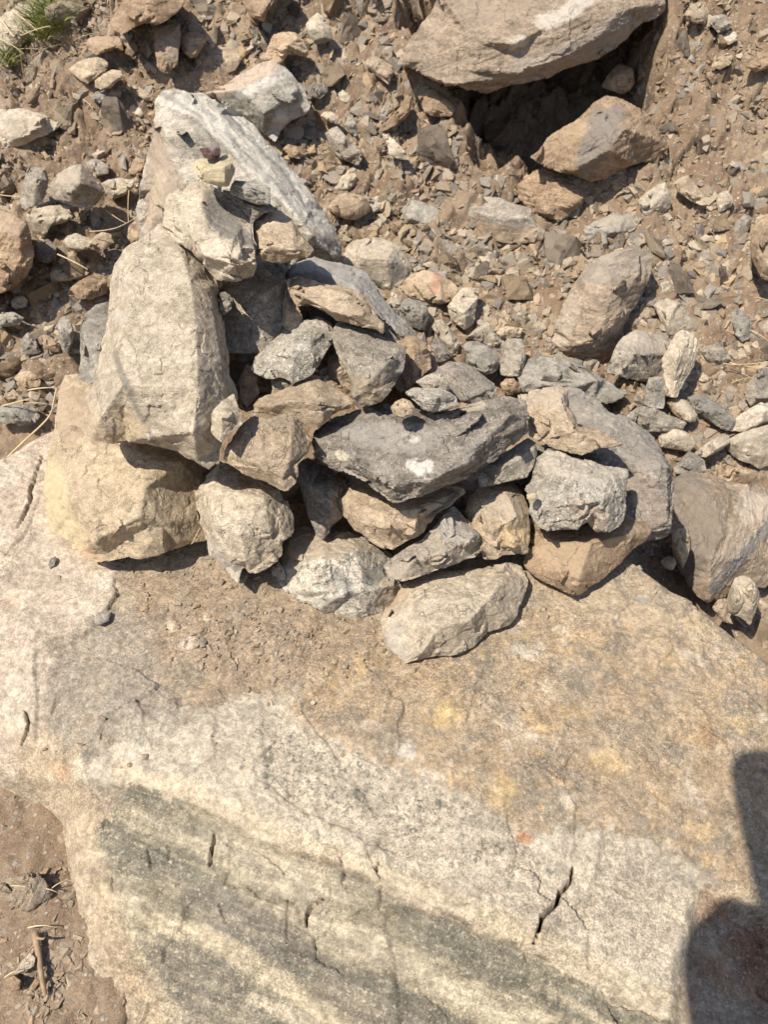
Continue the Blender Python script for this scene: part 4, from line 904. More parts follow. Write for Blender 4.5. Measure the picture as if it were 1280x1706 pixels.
S('little upright grey pillar stone', 'slate', [(1074, 660), (1077, 640), (1081, 629), (1094, 627), (1107, 627), (1111, 640), (1110, 660), (1107, 681), (1090, 682), (1072, 675)], lift=.08, ridges=[[(1080, 632, .01), (1092, 640, .03), (1092, 678, .01)]])
S('flat flaky grey stone below the little pillar', 'grey', [(1044, 694), (1055, 685), (1070, 677), (1089, 679), (1107, 689), (1125, 696), (1145, 704), (1137, 715), (1110, 718), (1077, 719), (1062, 703)], lift=.06, bed=(12, 1))
S('orange and white stone right of the flaky one', 'orange', [(1111, 672), (1115, 664), (1130, 664), (1145, 666), (1155, 678), (1164, 692), (1160, 704), (1148, 704), (1137, 700), (1119, 687)], lift=.06, patches=[([(1135, 675), (1155, 695)], 9, (.55, .47, .36), .8)])
S('dark grey bar of stone slanting down right', 'slate', [(1145, 662), (1157, 658), (1171, 661), (1197, 674), (1212, 685), (1227, 698), (1222, 710), (1212, 720), (1198, 712), (1186, 704), (1168, 692), (1154, 680)], lift=.05, bed=(30, .8), patches=[([(1150, 660), (1220, 710)], 12, (.24, .22, .19), .5)])
S('beige wedge pointing left at the right edge', 'white', [(1214, 719), (1222, 704), (1231, 692), (1250, 680), (1269, 670), (1290, 672), (1292, 700), (1262, 712), (1240, 721)], lift=.05)
S('cream stone below the orange and white one', 'white', [(1096, 728), (1108, 719), (1122, 715), (1135, 716), (1145, 719), (1155, 728), (1160, 740), (1150, 754), (1125, 750), (1100, 745)], lift=.05)
S('pale flat sliver slanting up right', 'pale', [(1155, 757), (1175, 740), (1197, 726), (1216, 724), (1218, 738), (1198, 752), (1175, 763)], lift=.05)
S('greenish grey triangular stone on top of the great brown rock', 'slate', [(1122, 781), (1135, 764), (1149, 750), (1162, 758), (1175, 767), (1178, 786), (1150, 788), (1126, 791)], lift=.08)
S('large smooth pale stone cut by the right edge', 'white', [(1210, 745), (1214, 732), (1226, 724), (1255, 714), (1295, 704), (1300, 770), (1265, 782), (1235, 768), (1220, 760)], lift=.05)
S('brown flat stone below the large smooth pale one', 'orange', [(1178, 790), (1200, 780), (1230, 778), (1262, 785), (1292, 795), (1290, 815), (1250, 815), (1210, 808)], lift=.03)
S('great brown grey rock with dark slanting bands at the right edge', 'dusty', [(1123, 798), (1135, 790), (1160, 786), (1180, 790), (1194, 794), (1225, 806), (1262, 808), (1310, 820), (1340, 870), (1330, 960), (1270, 980), (1242, 975), (1215, 990), (1182, 1005), (1165, 995), (1149, 976), (1130, 947), (1122, 920), (1118, 884), (1122, 840)], lift=.11, th=.25,
  ridges=[[(1135, 800, .02), (1190, 830, .08), (1200, 880, .09), (1185, 930, .09), (1180, 1000, .02)], [(1190, 830, .08), (1235, 815, .03)], [(1200, 880, .09), (1260, 870, .06), (1300, 880, .03)], [(1185, 930, .09), (1250, 930, .05)]], name='boulder', cat='boulder', bed=(-55, .7),
  patches=[([(1235, 815), (1285, 820), (1285, 860), (1250, 880), (1225, 850)], -1, (.52, .43, .33), .8), ([(1285, 870), (1240, 920), (1190, 980)], 10, (.19, .19, .185), .8), ([(1255, 870), (1210, 920), (1180, 960)], 16, (.44, .35, .26), .6), ([(1135, 800), (1170, 870), (1150, 930)], 40, (.19, .165, .135), .7)])
S('small upright tan sliver between the two grey rocks', 'yellow', [(1119, 890), (1130, 880), (1145, 880), (1150, 896), (1151, 912), (1145, 932), (1138, 948), (1128, 934), (1120, 912)], lift=.22, th=.05)
S('tiny cream pebble beside the upright tan sliver', 'white', [(1101, 935), (1110, 927), (1124, 929), (1128, 938), (1122, 950), (1108, 948)], lift=.16, th=.04)
S('pale upright stone with a vertical groove low at the right edge', 'white', [(1208, 1005), (1215, 985), (1224, 962), (1235, 957), (1248, 960), (1260, 972), (1267, 987), (1264, 1005), (1258, 1025), (1250, 1042), (1232, 1028), (1214, 1022)], lift=.12, ridges=[[(1226, 966, .01), (1224, 1000, .035), (1230, 1028, .01)], [(1242, 962, .005), (1240, 1000, .018), (1244, 1030, .0)], [(1256, 975, .02), (1254, 1010, .03), (1250, 1038, .0)]])
S('small tan stone left of the grooved pale one', 'tan', [(1186, 1012), (1196, 998), (1210, 996), (1214, 1020), (1222, 1040), (1205, 1036)], lift=.12)
S('dark oval stone standing at the right', 'slate', [(1218, 520), (1226, 514), (1238, 517), (1250, 528), (1254, 545), (1250, 565), (1237, 571), (1225, 558)], lift=.03)
S('flat grey stone left of the dark oval one', 'grey', [(1167, 582), (1180, 575), (1196, 572), (1212, 585), (1220, 599), (1204, 607), (1186, 610)], lift=.02)
S('grey tan stone behind the tall pale shard', 'tan', [(1137, 656), (1148, 634), (1160, 614), (1175, 622), (1186, 632), (1187, 648), (1183, 658), (1160, 660)], lift=.01)
S('large grey stone at the right edge above the beige wedge', 'grey', [(1240, 660), (1248, 635), (1262, 614), (1290, 605), (1300, 665), (1270, 668), (1250, 678)], lift=.02)
S('reddish boulder cut by the right edge', 'orange', [(1252, 430), (1250, 405), (1258, 375), (1275, 358), (1320, 350), (1330, 460), (1290, 472), (1268, 466)], lift=.08, th=.2, smooth=1, bulge=.06)
S('flat grey chip left of the reddish boulder', 'grey', [(1222, 421), (1235, 413), (1250, 406), (1254, 416), (1247, 427), (1237, 432)])
S('upright grey stone above the flat grey chip', 'slate', [(1216, 392), (1226, 372), (1240, 356), (1254, 362), (1248, 385), (1235, 398), (1222, 398)], lift=.01)
S('cream coloured knobbly stone right of the hollow', 'white', [(1062, 335), (1072, 325), (1085, 315), (1097, 307), (1109, 304), (1117, 322), (1120, 335), (1117, 349), (1098, 358), (1077, 362), (1068, 350)], lift=.05)
S('pointed tan stone right of the cream knobbly one', 'tan', [(1122, 304), (1134, 296), (1147, 291), (1160, 308), (1175, 330), (1177, 345), (1155, 338), (1130, 322)], lift=.04)
S('small pale block right of the pointed tan stone', 'pale', [(1193, 326), (1202, 320), (1212, 317), (1220, 326), (1225, 338), (1213, 348), (1197, 356)], lift=.03)
S('flat grey stone with a dark lower edge below the hollow on the right', 'slate', [(972, 382), (988, 370), (1010, 360), (1030, 355), (1045, 354), (1070, 364), (1062, 378), (1040, 390), (1022, 398), (1000, 404), (980, 406)], lift=.03, patches=[([(1010, 370), (1060, 370)], 14, (.40, .33, .25), .5)])
S('block of ochre stone above the right end of the banded slab', 'orange', [(545, 347), (552, 336), (561, 326), (575, 322), (591, 322), (605, 327), (614, 334), (618, 352), (604, 362), (591, 368), (575, 366), (560, 360)], lift=.05)
S('grey stone tucked behind the ochre block', 'grey', [(605, 325), (622, 330), (637, 342), (632, 352), (620, 356), (612, 345)], lift=.02)
S('thin bright cream flake above the ochre block', 'white', [(550, 316), (560, 302), (572, 291), (591, 287), (597, 299), (588, 312), (576, 322), (562, 321)], lift=.02, th=.03)
S('large cream and grey boulder at the right shoulder of the pile', 'white', [(571, 445), (572, 425), (578, 412), (587, 402), (605, 398), (625, 397), (642, 400), (659, 405), (670, 414), (678, 426), (688, 450), (680, 465), (670, 474), (662, 486), (650, 488), (630, 478), (610, 466), (588, 456)], lift=.08, th=.2,
  ridges=[[(576, 420, .01), (610, 430, .05), (645, 432, .06), (655, 415, .03)], [(610, 430, .05), (625, 465, .02)], [(645, 432, .06), (650, 480, .02)], [(645, 432, .06), (684, 450, .02)]], patches=[([(655, 430), (680, 445), (668, 470), (652, 470)], -1, (.27, .25, .22), .7)])
S('rounded peach coloured stone below the cream and grey boulder', 'orange', [(666, 480), (676, 467), (689, 456), (707, 449), (722, 453), (737, 460), (752, 468), (764, 479), (765, 488), (760, 497), (748, 504), (734, 508), (714, 505), (696, 501), (678, 492)], lift=.06, smooth=1, patches=[([(690, 465), (715, 470), (740, 490)], 18, (.50, .38, .26), .6), ([(728, 458), (724, 485)], 5, (.28, .13, .08), .7)])
S('bright cream angular stone right of the peach one', 'white', [(745, 510), (757, 494), (771, 479), (785, 478), (799, 481), (798, 497), (794, 512), (793, 526), (790, 540), (775, 551), (762, 541), (750, 530)], lift=.06, ridges=[[(748, 515, .01), (775, 520, .045), (795, 495, .01)], [(775, 520, .045), (775, 546, .01)]])
S('rounded grey stone beneath the peach one', 'slate', [(662, 518), (666, 505), (674, 498), (688, 496), (700, 498), (711, 510), (717, 524), (716, 540), (711, 551), (698, 549), (684, 545), (670, 534)], lift=.05, smooth=1)
S('white shard standing left of the rounded grey stone', 'white', [(649, 505), (652, 486), (661, 490), (671, 502), (668, 514), (658, 514)], lift=.06)
S('slanting pale grey stone under the cream angular one', 'pale', [(719, 545), (725, 533), (738, 532), (752, 550), (767, 572), (765, 585), (756, 596), (742, 580), (730, 562)], lift=.05)
S('dark grey stone beside the slanting pale grey one', 'dark', [(716, 580), (720, 565), (732, 562), (745, 578), (754, 592), (748, 602), (730, 604), (718, 595)], lift=.05)
S('grey stone with one bright side behind the dark wedge', 'slate', [(771, 575), (780, 569), (794, 568), (814, 576), (831, 587), (833, 600), (831, 614), (822, 622), (810, 625), (792, 617), (777, 606)], lift=.08)
S('brown grey upright stone left of the long blue grey one', 'grey', [(832, 590), (836, 577), (845, 565), (858, 564), (871, 565), (875, 582), (877, 599), (872, 615), (867, 626), (850, 628), (834, 625)], lift=.08)
S('small peach pebble under the upright brown grey stone', 'orange', [(832, 640), (842, 631), (856, 630), (870, 642), (868, 654), (850, 656), (838, 650)], lift=.05)
S('cream wedge stone above the grey stone with one bright side', 'white', [(772, 566), (790, 550), (812, 535), (824, 548), (836, 570), (824, 582), (806, 572), (790, 566)], lift=.03)
S('flat olive stone at the edge of the gravel', 'yellow', [(822, 548), (845, 543), (872, 546), (868, 562), (848, 563), (836, 567)], lift=.02)
S('orange block at the top left of the bank', 'orange', [(441, 98), (446, 78), (454, 58), (468, 54), (482, 52), (493, 55), (501, 60), (508, 74), (516, 86), (512, 97), (495, 92), (479, 94), (471, 105), (456, 104)], lift=.08, ridges=[[(455, 62, .01), (480, 76, .05), (512, 90, .01)], [(480, 76, .05), (474, 100, .01)]])
S('cream tipped dark stone beside the orange block', 'pale', [(509, 42), (518, 30), (530, 21), (541, 32), (550, 45), (555, 66), (540, 74), (524, 76), (514, 60)], lift=.08, patches=[([(515, 60), (545, 68)], 12, (.17, .14, .11), .8)])
S('large dusty brown rock at the top left', 'brown', [(184, 40), (191, 22), (205, 0), (221, -22), (300, -26), (308, 5), (296, 22), (280, 34), (262, 41), (246, 38), (232, 42), (216, 52), (202, 60), (190, 52)], lift=.16, th=.25)
S('tall brown grey slab set in the bank', 'brown', [(257, 62), (260, 50), (275, 42), (300, 39), (302, 56), (301, 75), (298, 92), (296, 109), (286, 118), (277, 125), (268, 120), (262, 112), (259, 88)], lift=.08, patches=[([(268, 55), (285, 90)], 16, (.34, .27, .21), .6)])
S('rounded brown rock right of the tall brown slab', 'brown', [(300, 72), (304, 62), (313, 55), (328, 52), (342, 54), (345, 66), (338, 80), (330, 92), (318, 98), (306, 90)], lift=.06)
S('wide tan rock lying under the rounded brown one', 'tan', [(322, 118), (330, 100), (345, 86), (368, 78), (395, 84), (404, 100), (392, 118), (365, 130), (340, 130)], lift=.02)
S('flat topped brown rock near the top left', 'brown', [(141, 72), (150, 63), (170, 61), (199, 61), (204, 77), (184, 85), (161, 93), (148, 86)], lift=.06, patches=[([(150, 66), (195, 66)], 8, (.40, .29, .20), .7)])
S('low pale brown rock on the left of the bank', 'tan', [(112, 116), (127, 105), (145, 98), (165, 94), (182, 105), (178, 120), (161, 131), (146, 142), (130, 132)], lift=.05)
S('grey brown stone in front of the low pale brown rock', 'tan', [(157, 146), (157, 135), (170, 124), (187, 116), (203, 118), (206, 128), (192, 140), (185, 147), (168, 151)], lift=.05)
S('small blue grey pebble below the grey brown stone', 'slate', [(152, 160), (160, 153), (178, 154), (187, 160), (182, 170), (165, 173), (154, 168)], lift=.02)
S('long narrow tan stone left of the banded slab', 'tan', [(206, 146), (212, 141), (225, 142), (242, 150), (258, 162), (255, 170), (246, 169), (226, 160)], lift=.02)
S('left one of two cream cubes set in the earth', 'white', [(213, 182), (221, 174), (231, 178), (228, 187), (220, 192)], lift=.01)
S('right one of two cream cubes set in the earth', 'white', [(222, 190), (231, 178), (243, 182), (244, 190), (234, 197)], lift=.01)
S('pale flat rock half buried at the left edge', 'white', [(-30, 190), (0, 183), (40, 182), (62, 188), (80, 195), (105, 205), (95, 216), (80, 225), (50, 238), (20, 248), (-30, 245)], lift=.04, th=.15, patches=[([(30, 225), (80, 205)], 12, (.34, .28, .21), .7)])
S('large flat pale rock behind the grass tuft', 'pale', [(-30, 60), (0, 30), (30, 5), (60, 10), (80, 30), (60, 60), (20, 90), (-30, 100)], lift=.02, th=.15)
S('grey block standing at the left', 'grey', [(32, 337), (37, 308), (45, 280), (60, 277), (75, 281), (82, 300), (78, 320), (71, 338), (56, 347), (41, 352)], lift=.12, ridges=[[(47, 283, .01), (60, 300, .04), (58, 345, .01)]])
S('large angular brown grey stone right of the standing grey block', 'grey', [(77, 320), (84, 306), (94, 292), (105, 283), (117, 277), (135, 273), (150, 289), (165, 303), (176, 319), (171, 329), (165, 337), (154, 346), (144, 352), (128, 346), (112, 341), (90, 332)], lift=.13,
  ridges=[[(116, 279, .01), (132, 306, .06), (118, 338, .02)], [(132, 306, .06), (172, 320, .01)], [(132, 306, .06), (142, 350, .02)]], patches=[([(90, 310), (110, 290), (125, 300)], 14, (.36, .29, .21), .7)])
S('flat cream stone lying below the large angular one', 'pale', [(39, 356), (60, 348), (85, 342), (112, 341), (123, 360), (116, 368), (104, 373), (85, 378), (74, 398), (60, 390), (48, 376)], lift=.06)
S('big rough brown boulder cut by the left edge', 'brown', [(-40, 350), (-10, 345), (30, 360), (44, 372), (50, 390), (57, 420), (50, 445), (45, 458), (28, 474), (10, 486), (-40, 500)], lift=.14, th=.2, bed=(-50, .9), patches=[([(0, 370), (35, 380)], 20, (.38, .29, .21), .5)])
S('pale grey shard right of the large angular stone', 'pale', [(167, 306), (180, 300), (197, 297), (225, 300), (223, 312), (210, 325), (187, 334), (176, 322)], lift=.07)
S('rough grey stone above the pale grey shard', 'grey', [(141, 268), (160, 264), (184, 277), (182, 290), (165, 294), (148, 284)], lift=.05)
S('brown grey stone leaning on the banded slab', 'brown', [(215, 280), (226, 262), (244, 266), (240, 284), (226, 292), (212, 292)], lift=.05)
S('brown shaded stone at the foot of the banded slab', 'brown', [(211, 396), (214, 376), (226, 366), (242, 362), (250, 376), (240, 392), (233, 406), (220, 408)], lift=.12)
S('light grey stone with a rounded top at the left', 'pale', [(104, 402), (112, 392), (127, 389), (148, 396), (155, 404), (147, 416), (130, 420), (114, 416)], lift=.07)
S('tan slab beside the light grey rounded stone', 'tan', [(150, 398), (170, 386), (186, 390), (190, 404), (176, 416), (158, 418)], lift=.06)
S('dark flat stone under the tan slab', 'dark', [(60, 405), (80, 398), (96, 410), (94, 430), (78, 440), (62, 436), (54, 424)], lift=.05)
S('shadowed brown stone with a flat top left of the upright', 'brown', [(110, 492), (118, 478), (133, 468), (150, 458), (168, 456), (180, 470), (178, 490), (150, 500), (128, 498)], lift=.06)
S('wide tan flake above the shadowed brown stone', 'tan', [(88, 462), (104, 454), (130, 450), (150, 454), (142, 462), (118, 468), (96, 470)], lift=.04)
S('long dark upright stone left of the upright block', 'slate', [(96, 540), (100, 530), (109, 525), (118, 535), (124, 552), (122, 575), (112, 592), (104, 586), (98, 565)], lift=.06)
S('dark blue grey stone among the gravel at the left', 'dark', [(33, 576), (37, 563), (46, 553), (58, 562), (69, 587), (58, 591), (36, 590)], lift=.05)
S('flat orange tan stone right of the dark blue grey one', 'orange', [(64, 562), (72, 557), (84, 560), (101, 576), (101, 588), (88, 587), (74, 582)], lift=.04)
S('wide blue grey stone at the left edge', 'slate', [(-12, 690), (0, 676), (25, 673), (50, 673), (60, 682), (68, 693), (60, 704), (50, 709), (20, 706), (-12, 704)], lift=.05)
S('rounded orange stone left of the yellow tan block', 'orange', [(22, 630), (32, 620), (46, 617), (60, 624), (70, 636), (66, 645), (50, 647), (34, 642)], lift=.04)
S('dark angular stone at the left edge under the brown boulder', 'slate', [(-8, 530), (4, 520), (24, 520), (41, 529), (34, 541), (16, 545), (-8, 545)], lift=.04)
S('small round grey stone above the gravel at the left', 'pale', [(18, 502), (26, 494), (40, 492), (48, 500), (44, 512), (28, 516), (19, 511)], lift=.03)
S('dusty slab embedded in the bank left of the overhang', 'tan', [(608, 109), (611, 100), (618, 93), (636, 98), (656, 112), (656, 126), (648, 142), (632, 132)], lift=.03)
S('curved brown slab leaning left of the hollow', 'brown', [(628, 222), (638, 208), (651, 195), (668, 176), (680, 156), (686, 170), (685, 188), (676, 200), (660, 210), (644, 218)], lift=.04)
S('thin bright shard standing below the curved brown slab', 'white', [(635, 222), (645, 224), (656, 232), (667, 243), (678, 255), (684, 267), (672, 268), (662, 266), (648, 259), (645, 240)], lift=.06, th=.04)
S('dark stone under the thin bright shard', 'dark', [(648, 265), (664, 262), (683, 268), (700, 298), (686, 298), (668, 292), (655, 284), (646, 296)], lift=.02)
S('mottled brown grey rock left of the thin bright shard', 'grey', [(541, 222), (550, 214), (562, 210), (575, 224), (588, 240), (600, 248), (608, 256), (602, 268), (596, 278), (580, 270), (563, 262), (550, 245)], lift=.06, patches=[([(570, 250), (600, 265)], 13, (.22, .17, .12), .6)])
S('small white triangular stone above the mottled rock', 'white', [(534, 193), (540, 187), (552, 186), (566, 196), (562, 209), (548, 204)], lift=.05)
S('small cream block right of the grey banded boulder', 'white', [(563, 156), (571, 149), (584, 160), (587, 170), (576, 172), (567, 168)], lift=.03)
S('dark lump of rock beside the grey banded boulder', 'dark', [(506, 150), (522, 138), (545, 140), (548, 154), (534, 166), (515, 166)], lift=.03)
S('blue grey upright flake beside the mottled rock', 'slate', [(574, 208), (580, 192), (592, 196), (597, 214), (596, 230), (584, 224)], lift=.02)
S('tan brown rock in the gully above the ochre block', 'brown', [(470, 248), (480, 240), (498, 245), (508, 258), (500, 266), (482, 262)], lift=.05)
S('brown rock at the upper middle edge', 'brown', [(395, -30), (480, -34), (466, -2), (448, 18), (440, 38), (420, 30), (405, 10)], lift=.10, th=.16)
S('small brown grey stone at the top right of the bank', 'grey', [(1180, 40), (1188, 26), (1208, 24), (1222, 38), (1216, 50), (1196, 56)], lift=.03)
S('brown ledge stone at the top right of the bank', 'tan', [(1140, 25), (1150, 8), (1170, 2), (1184, 20), (1176, 40), (1158, 42)], lift=.03)
S('tan wedge high on the right of the bank', 'tan', [(1184, 112), (1194, 98), (1212, 88), (1224, 92), (1218, 108), (1200, 118)], lift=.03)
S('pale round stone high on the right of the bank', 'white', [(1202, 62), (1214, 50), (1228, 54), (1230, 68), (1214, 76)], lift=.02)
S('slanting dark tan rock at the upper right edge', 'brown', [(1240, 112), (1256, 98), (1280, 86), (1300, 100), (1285, 112), (1262, 122)], lift=.03)
S('low reddish outcrop at the left edge below the great boulder', 'tan', [(-30, 1140), (0, 1128), (28, 1150), (42, 1182), (48, 1210), (40, 1250), (18, 1262), (-30, 1270)], th=.12, lift=None, name='stone', patches=[([(5, 1240), (20, 1250)], 14, (.40, .24, .15), .7), ([(0, 1150), (30, 1190)], 30, (.50, .41, .31), .6)]) if False else None
# lower left corner
S('cream stone beside the dry twig in the lower left corner', 'white', [(22, 1622), (34, 1602), (50, 1586), (60, 1594), (58, 1608), (40, 1622)], lift=.012)
S('dark lump of earth crusted rock at the lower left', 'dusty', [(-20, 1480), (10, 1466), (40, 1458), (62, 1452), (78, 1470), (84, 1495), (94, 1515), (92, 1545), (70, 1548), (40, 1530), (-20, 1520)], lift=.004, rough=1.6, bed=(-60, 1.0), patches=[([(70, 1470), (88, 1530)], 14, (.17, .15, .12), .6)])
S('small brown stone under the cream one in the lower left corner', 'brown', [(8, 1632), (22, 1622), (36, 1632), (34, 1648), (18, 1652)], lift=.012)
# chips lying on the great boulder
def on_boulder(lb, mt, out, th=.006, **k):
    cu = sum(p[0] for p in out) / len(out); cv = sum(p[1] for p in out) / len(out)
    h_ = BBVH.ray_cast(Vector((0, 0, CZ)), ray(cu, cv).normalized())[0]
    d = h_.y * cp - (h_.z - CZ) * sp
    return stone(lb, mt, out, d - .003, th=th, bulge=.004, tilt=-.07, vox=.0012, rough=.5, **k)
ccx = np.arange(-1.1, 1.1, .012); ccy = np.arange(-.02, 1.42, .012)
_X, _Y = np.meshgrid(ccx, ccy); _Z = boulder_z(_X.ravel(), _Y.ravel())
_I = np.arange(_X.size).reshape(_X.shape)
_F = np.stack([_I[:-1, :-1], _I[:-1, 1:], _I[1:, 1:], _I[1:, :-1]], -1).reshape(-1, 4)
BBVH = BVHTree.FromPolygons([Vector(v) for v in np.stack([_X.ravel(), _Y.ravel(), _Z], 1)], [tuple(int(i) for i in f) for f in _F])
on_boulder('small dark oval chip on the pale left shoulder of the great boulder', 'dark', [(79, 940), (84, 930), (93, 926), (96, 933), (91, 943), (82, 948)])
on_boulder('dark chip at the end of the curved crack on the great boulder', 'dark', [(156, 1032), (162, 1020), (178, 1016), (186, 1020), (182, 1034), (168, 1042), (158, 1040)])
on_boulder('thin tan and slate flake lying right of the pile on the great boulder', 'yellow', [(1060, 1000), (1062, 985), (1075, 976), (1088, 984), (1098, 980), (1090, 996), (1085, 1008), (1070, 1006)], patches=[([(1060, 1000), (1072, 1003)], 6, (.2, .22, .22), .8)])
on_boulder('tiny white crystal grain in the middle of the great boulder', 'white', [(517, 1168), (523, 1165), (528, 1169), (524, 1174), (518, 1174)])
on_boulder('small grey flake on the dusty part of the great boulder', 'grey', [(330, 1066), (338, 1060), (346, 1068), (344, 1077), (334, 1080)])
on_boulder('small brown flake in front of the pile on the great boulder', 'brown', [(728, 1156), (736, 1150), (742, 1154), (740, 1164), (732, 1165)])

# ---- loose stones: a few shapes, copied and turned, each an object of its own
RG = random.Random(11); NR = np.random.RandomState(4)
def pebble_mesh(i):
    r = np.random.RandomState(100 + i)
    n = r.randint(9, 14)
    p = r.normal(size=(n, 3)); p /= np.linalg.norm(p, axis=1)[:, None]
    p *= r.uniform(.8, 1.2, (n, 1)); p *= np.array([1, r.uniform(.5, .85), r.uniform(.3, .6)])
    bm = bmesh.new()
    for q in p: bm.verts.new(q)
    res = bmesh.ops.convex_hull(bm, input=bm.verts)
    bmesh.ops.delete(bm, geom=[v for v in bm.verts if not v.link_faces], context='VERTS')
    bmesh.ops.triangulate(bm, faces=bm.faces)
    bmesh.ops.subdivide_edges(bm, edges=bm.edges, cuts=4, use_grid_fill=True)
    bmesh.ops.remove_doubles(bm, verts=bm.verts, dist=1e-4)
    bm.normal_update()
    co = np.array([v.co[:] for v in bm.verts]); no = np.array([v.normal[:] for v in bm.verts])
    h_ = .035 * fbm(co + i * 3, .5, 3, 7) + .05 * cells(co + i * 5, .5, 3)[0] + .012 * fbm(co + i, .12, 2, 8)
    co = co + no * h_[:, None]
    for v, c in zip(bm.verts, co): v.co = c
    me = bpy.data.meshes.new('stone'); bm.to_mesh(me); bm.free()
    me.materials.append(M['scree'])
    return me
PM = [pebble_mesh(i) for i in range(16)]
def density(u, v):
    """how stony the ground is at this place in the photograph"""
    d = .35
    if 640 < u < 1010 and 395 < v < 570: d = 1.5
    if u < 210 and 380 < v < 770: d = 1.6
    if u < 110 and 120 < v < 330: d = .15
    if u > 1000 and v < 300: d = .28
    if u > 900 and 400 < v < 820: d = 1.0
    if u > 1080 and v > 900: d = 1.4
    if 690 < u < 1000 and 150 < v < 330: d = .5
    if 420 < u < 700 and v < 400: d = .9
    if u < 200 and v > 1300: d = .0
    return d
def blocked(u, v, m=0):
    for o in TRACED:
        if p_in(u, v, o): return True
    return False
BP = [(-60, 690), (100, 690), (500, 640), (1050, 910), (1130, 950), (1290, 1110), (1290, 1720), (260, 1720), (120, 1420), (60, 1300), (-60, 1200)]
placed = []
tries = 0
while len(placed) < 290 and tries < 40000:
    tries += 1
    u = RG.uniform(-20, 1300); v = RG.uniform(-15, 1080)
    if RG.random() > density(u, v) / 1.6 or p_in(u, v, BP) or blocked(u, v): continue
    frac = max(len(placed) / 290, tries / 9000)
    if frac > 1: frac = 1
    s = (36 * (1 - frac) ** 1.3 + 10) * RG.uniform(.8, 1.2)             # half length in pixels, large ones first
    if density(u, v) < .3: s *= .6
    if any((u - a) ** 2 + (v - b) ** 2 < (.72 * (s + c)) ** 2 for a, b, c in placed): continue
    if s > 14 and (blocked(u + s * .7, v) or blocked(u - s * .7, v) or blocked(u, v + s * .6) or blocked(u, v - s * .6)): continue
    placed.append((u, v, s))
def place_on_ground(o, u, v, s, sink=.2):
    loc, nrm, _, _ = ground_hit(u, v)
    if loc is None: return False
    if nrm.z < 0: nrm = -nrm
    dd = loc.y * cp - (loc.z - CZ) * sp
    r = s * dd / FP
    q = nrm.to_track_quat('Z', 'Y') @ Matrix.Rotation(RG.uniform(0, 6.28), 3, 'Z').to_quaternion() @ Matrix.Rotation(RG.gauss(0, .55), 3, 'X').to_quaternion() @ Matrix.Rotation(RG.gauss(0, .55), 3, 'Y').to_quaternion()
    o.rotation_euler = q.to_euler()
    o.scale = (r, r * RG.uniform(.8, 1.1), r * RG.uniform(.8, 1.25))
    o.location = loc + nrm * r * sink
    return True
for (u, v, s) in placed:
    o = bpy.data.objects.new('loose_stone', RG.choice(PM))
    if not place_on_ground(o, u, v, s, RG.uniform(-.1, .22)): bpy.data.objects.remove(o); continue
    COL.objects.link(o)
    if u < 260 and v > 240: lb, gp = 'small angular loose stone on the rubble left of the pile', 'loose stones left of the pile'
    elif v < 330: lb, gp = 'small angular loose stone stuck in the brown earth of the bank', 'loose stones in the earth bank'
    else: lb, gp = 'small angular loose stone on the scree right of the pile', 'loose stones on the scree right of the pile'
    tag(o, lb, 'stone', gp)
# ---- gravel: countless chips and clods, one object
def gravel(name, label, n, srange, mat, dens, seed, cat, region=(-40, 1320, -30, 1100), power=2.4, skipbp=True, sinkf=.25, hit=None):
    hit = hit or ground_hit
    r = np.random.RandomState(seed); rg = random.Random(seed)
    protos = []
    for i in range(10):
        k = r.randint(7, 11); p = r.normal(size=(k, 3)); p /= np.linalg.norm(p, axis=1)[:, None]; p *= np.array([1, r.uniform(.5, .9), r.uniform(.3, .65)])
        bm = bmesh.new(); [bm.verts.new(q) for q in p]
        bmesh.ops.convex_hull(bm, input=bm.verts); bmesh.ops.delete(bm, geom=[v for v in bm.verts if not v.link_faces], context='VERTS')
        bmesh.ops.triangulate(bm, faces=bm.faces)
        bm.verts.ensure_lookup_table(); bm.verts.index_update()
        protos.append((np.array([v.co[:] for v in bm.verts]), np.array([[v.index for v in f.verts] for f in bm.faces]))); bm.free()
    VV, FF, CC = [], [], []; base = 0; made = 0; t = 0
    pal = np.array([(.36, .28, .19), (.24, .225, .20), (.46, .39, .30), (.31, .235, .16), (.20, .19, .18), (.40, .33, .24), (.30, .28, .25), (.42, .30, .18), (.45, .38, .29), (.26, .24, .2)])
    while made < n and t < n * 6:
        t += 1
        u = rg.uniform(region[0], region[1]); v = rg.uniform(region[2], region[3])
        if rg.random() > dens(u, v): continue
        if skipbp and p_in(u, v, BP): continue
        loc, nrm, _, _ = hit(u, v)
        if loc is None: continue
        if nrm.z < 0: nrm = -nrm
        dd = loc.y * cp - (loc.z - CZ) * sp
        s = (srange[0] + (srange[1] - srange[0]) * rg.random() ** power) * dd / FP
        p, f = protos[rg.randrange(10)]
        q = np.array((nrm.to_track_quat('Z', 'Y').to_matrix() @ Matrix.Rotation(rg.uniform(0, 6.28), 3, 'Z') @ Matrix.Rotation(rg.gauss(0, .5), 3, 'X')))
        VV.append(p @ q.T * s + np.array(loc) + np.array(nrm) * s * sinkf)
        FF.append(f + base); base += len(p); made += 1
        c = pal[rg.randrange(10)] * rg.uniform(.65, 1.08)
        CC.append(np.repeat(c[None, :], len(p), 0))
    me = mesh_np(name, np.concatenate(VV), np.concatenate(FF), False); set_col(me, 'col', np.concatenate(CC))
    o = link(name, me, mat); tag(o, label, cat, kind='stuff')
    return o
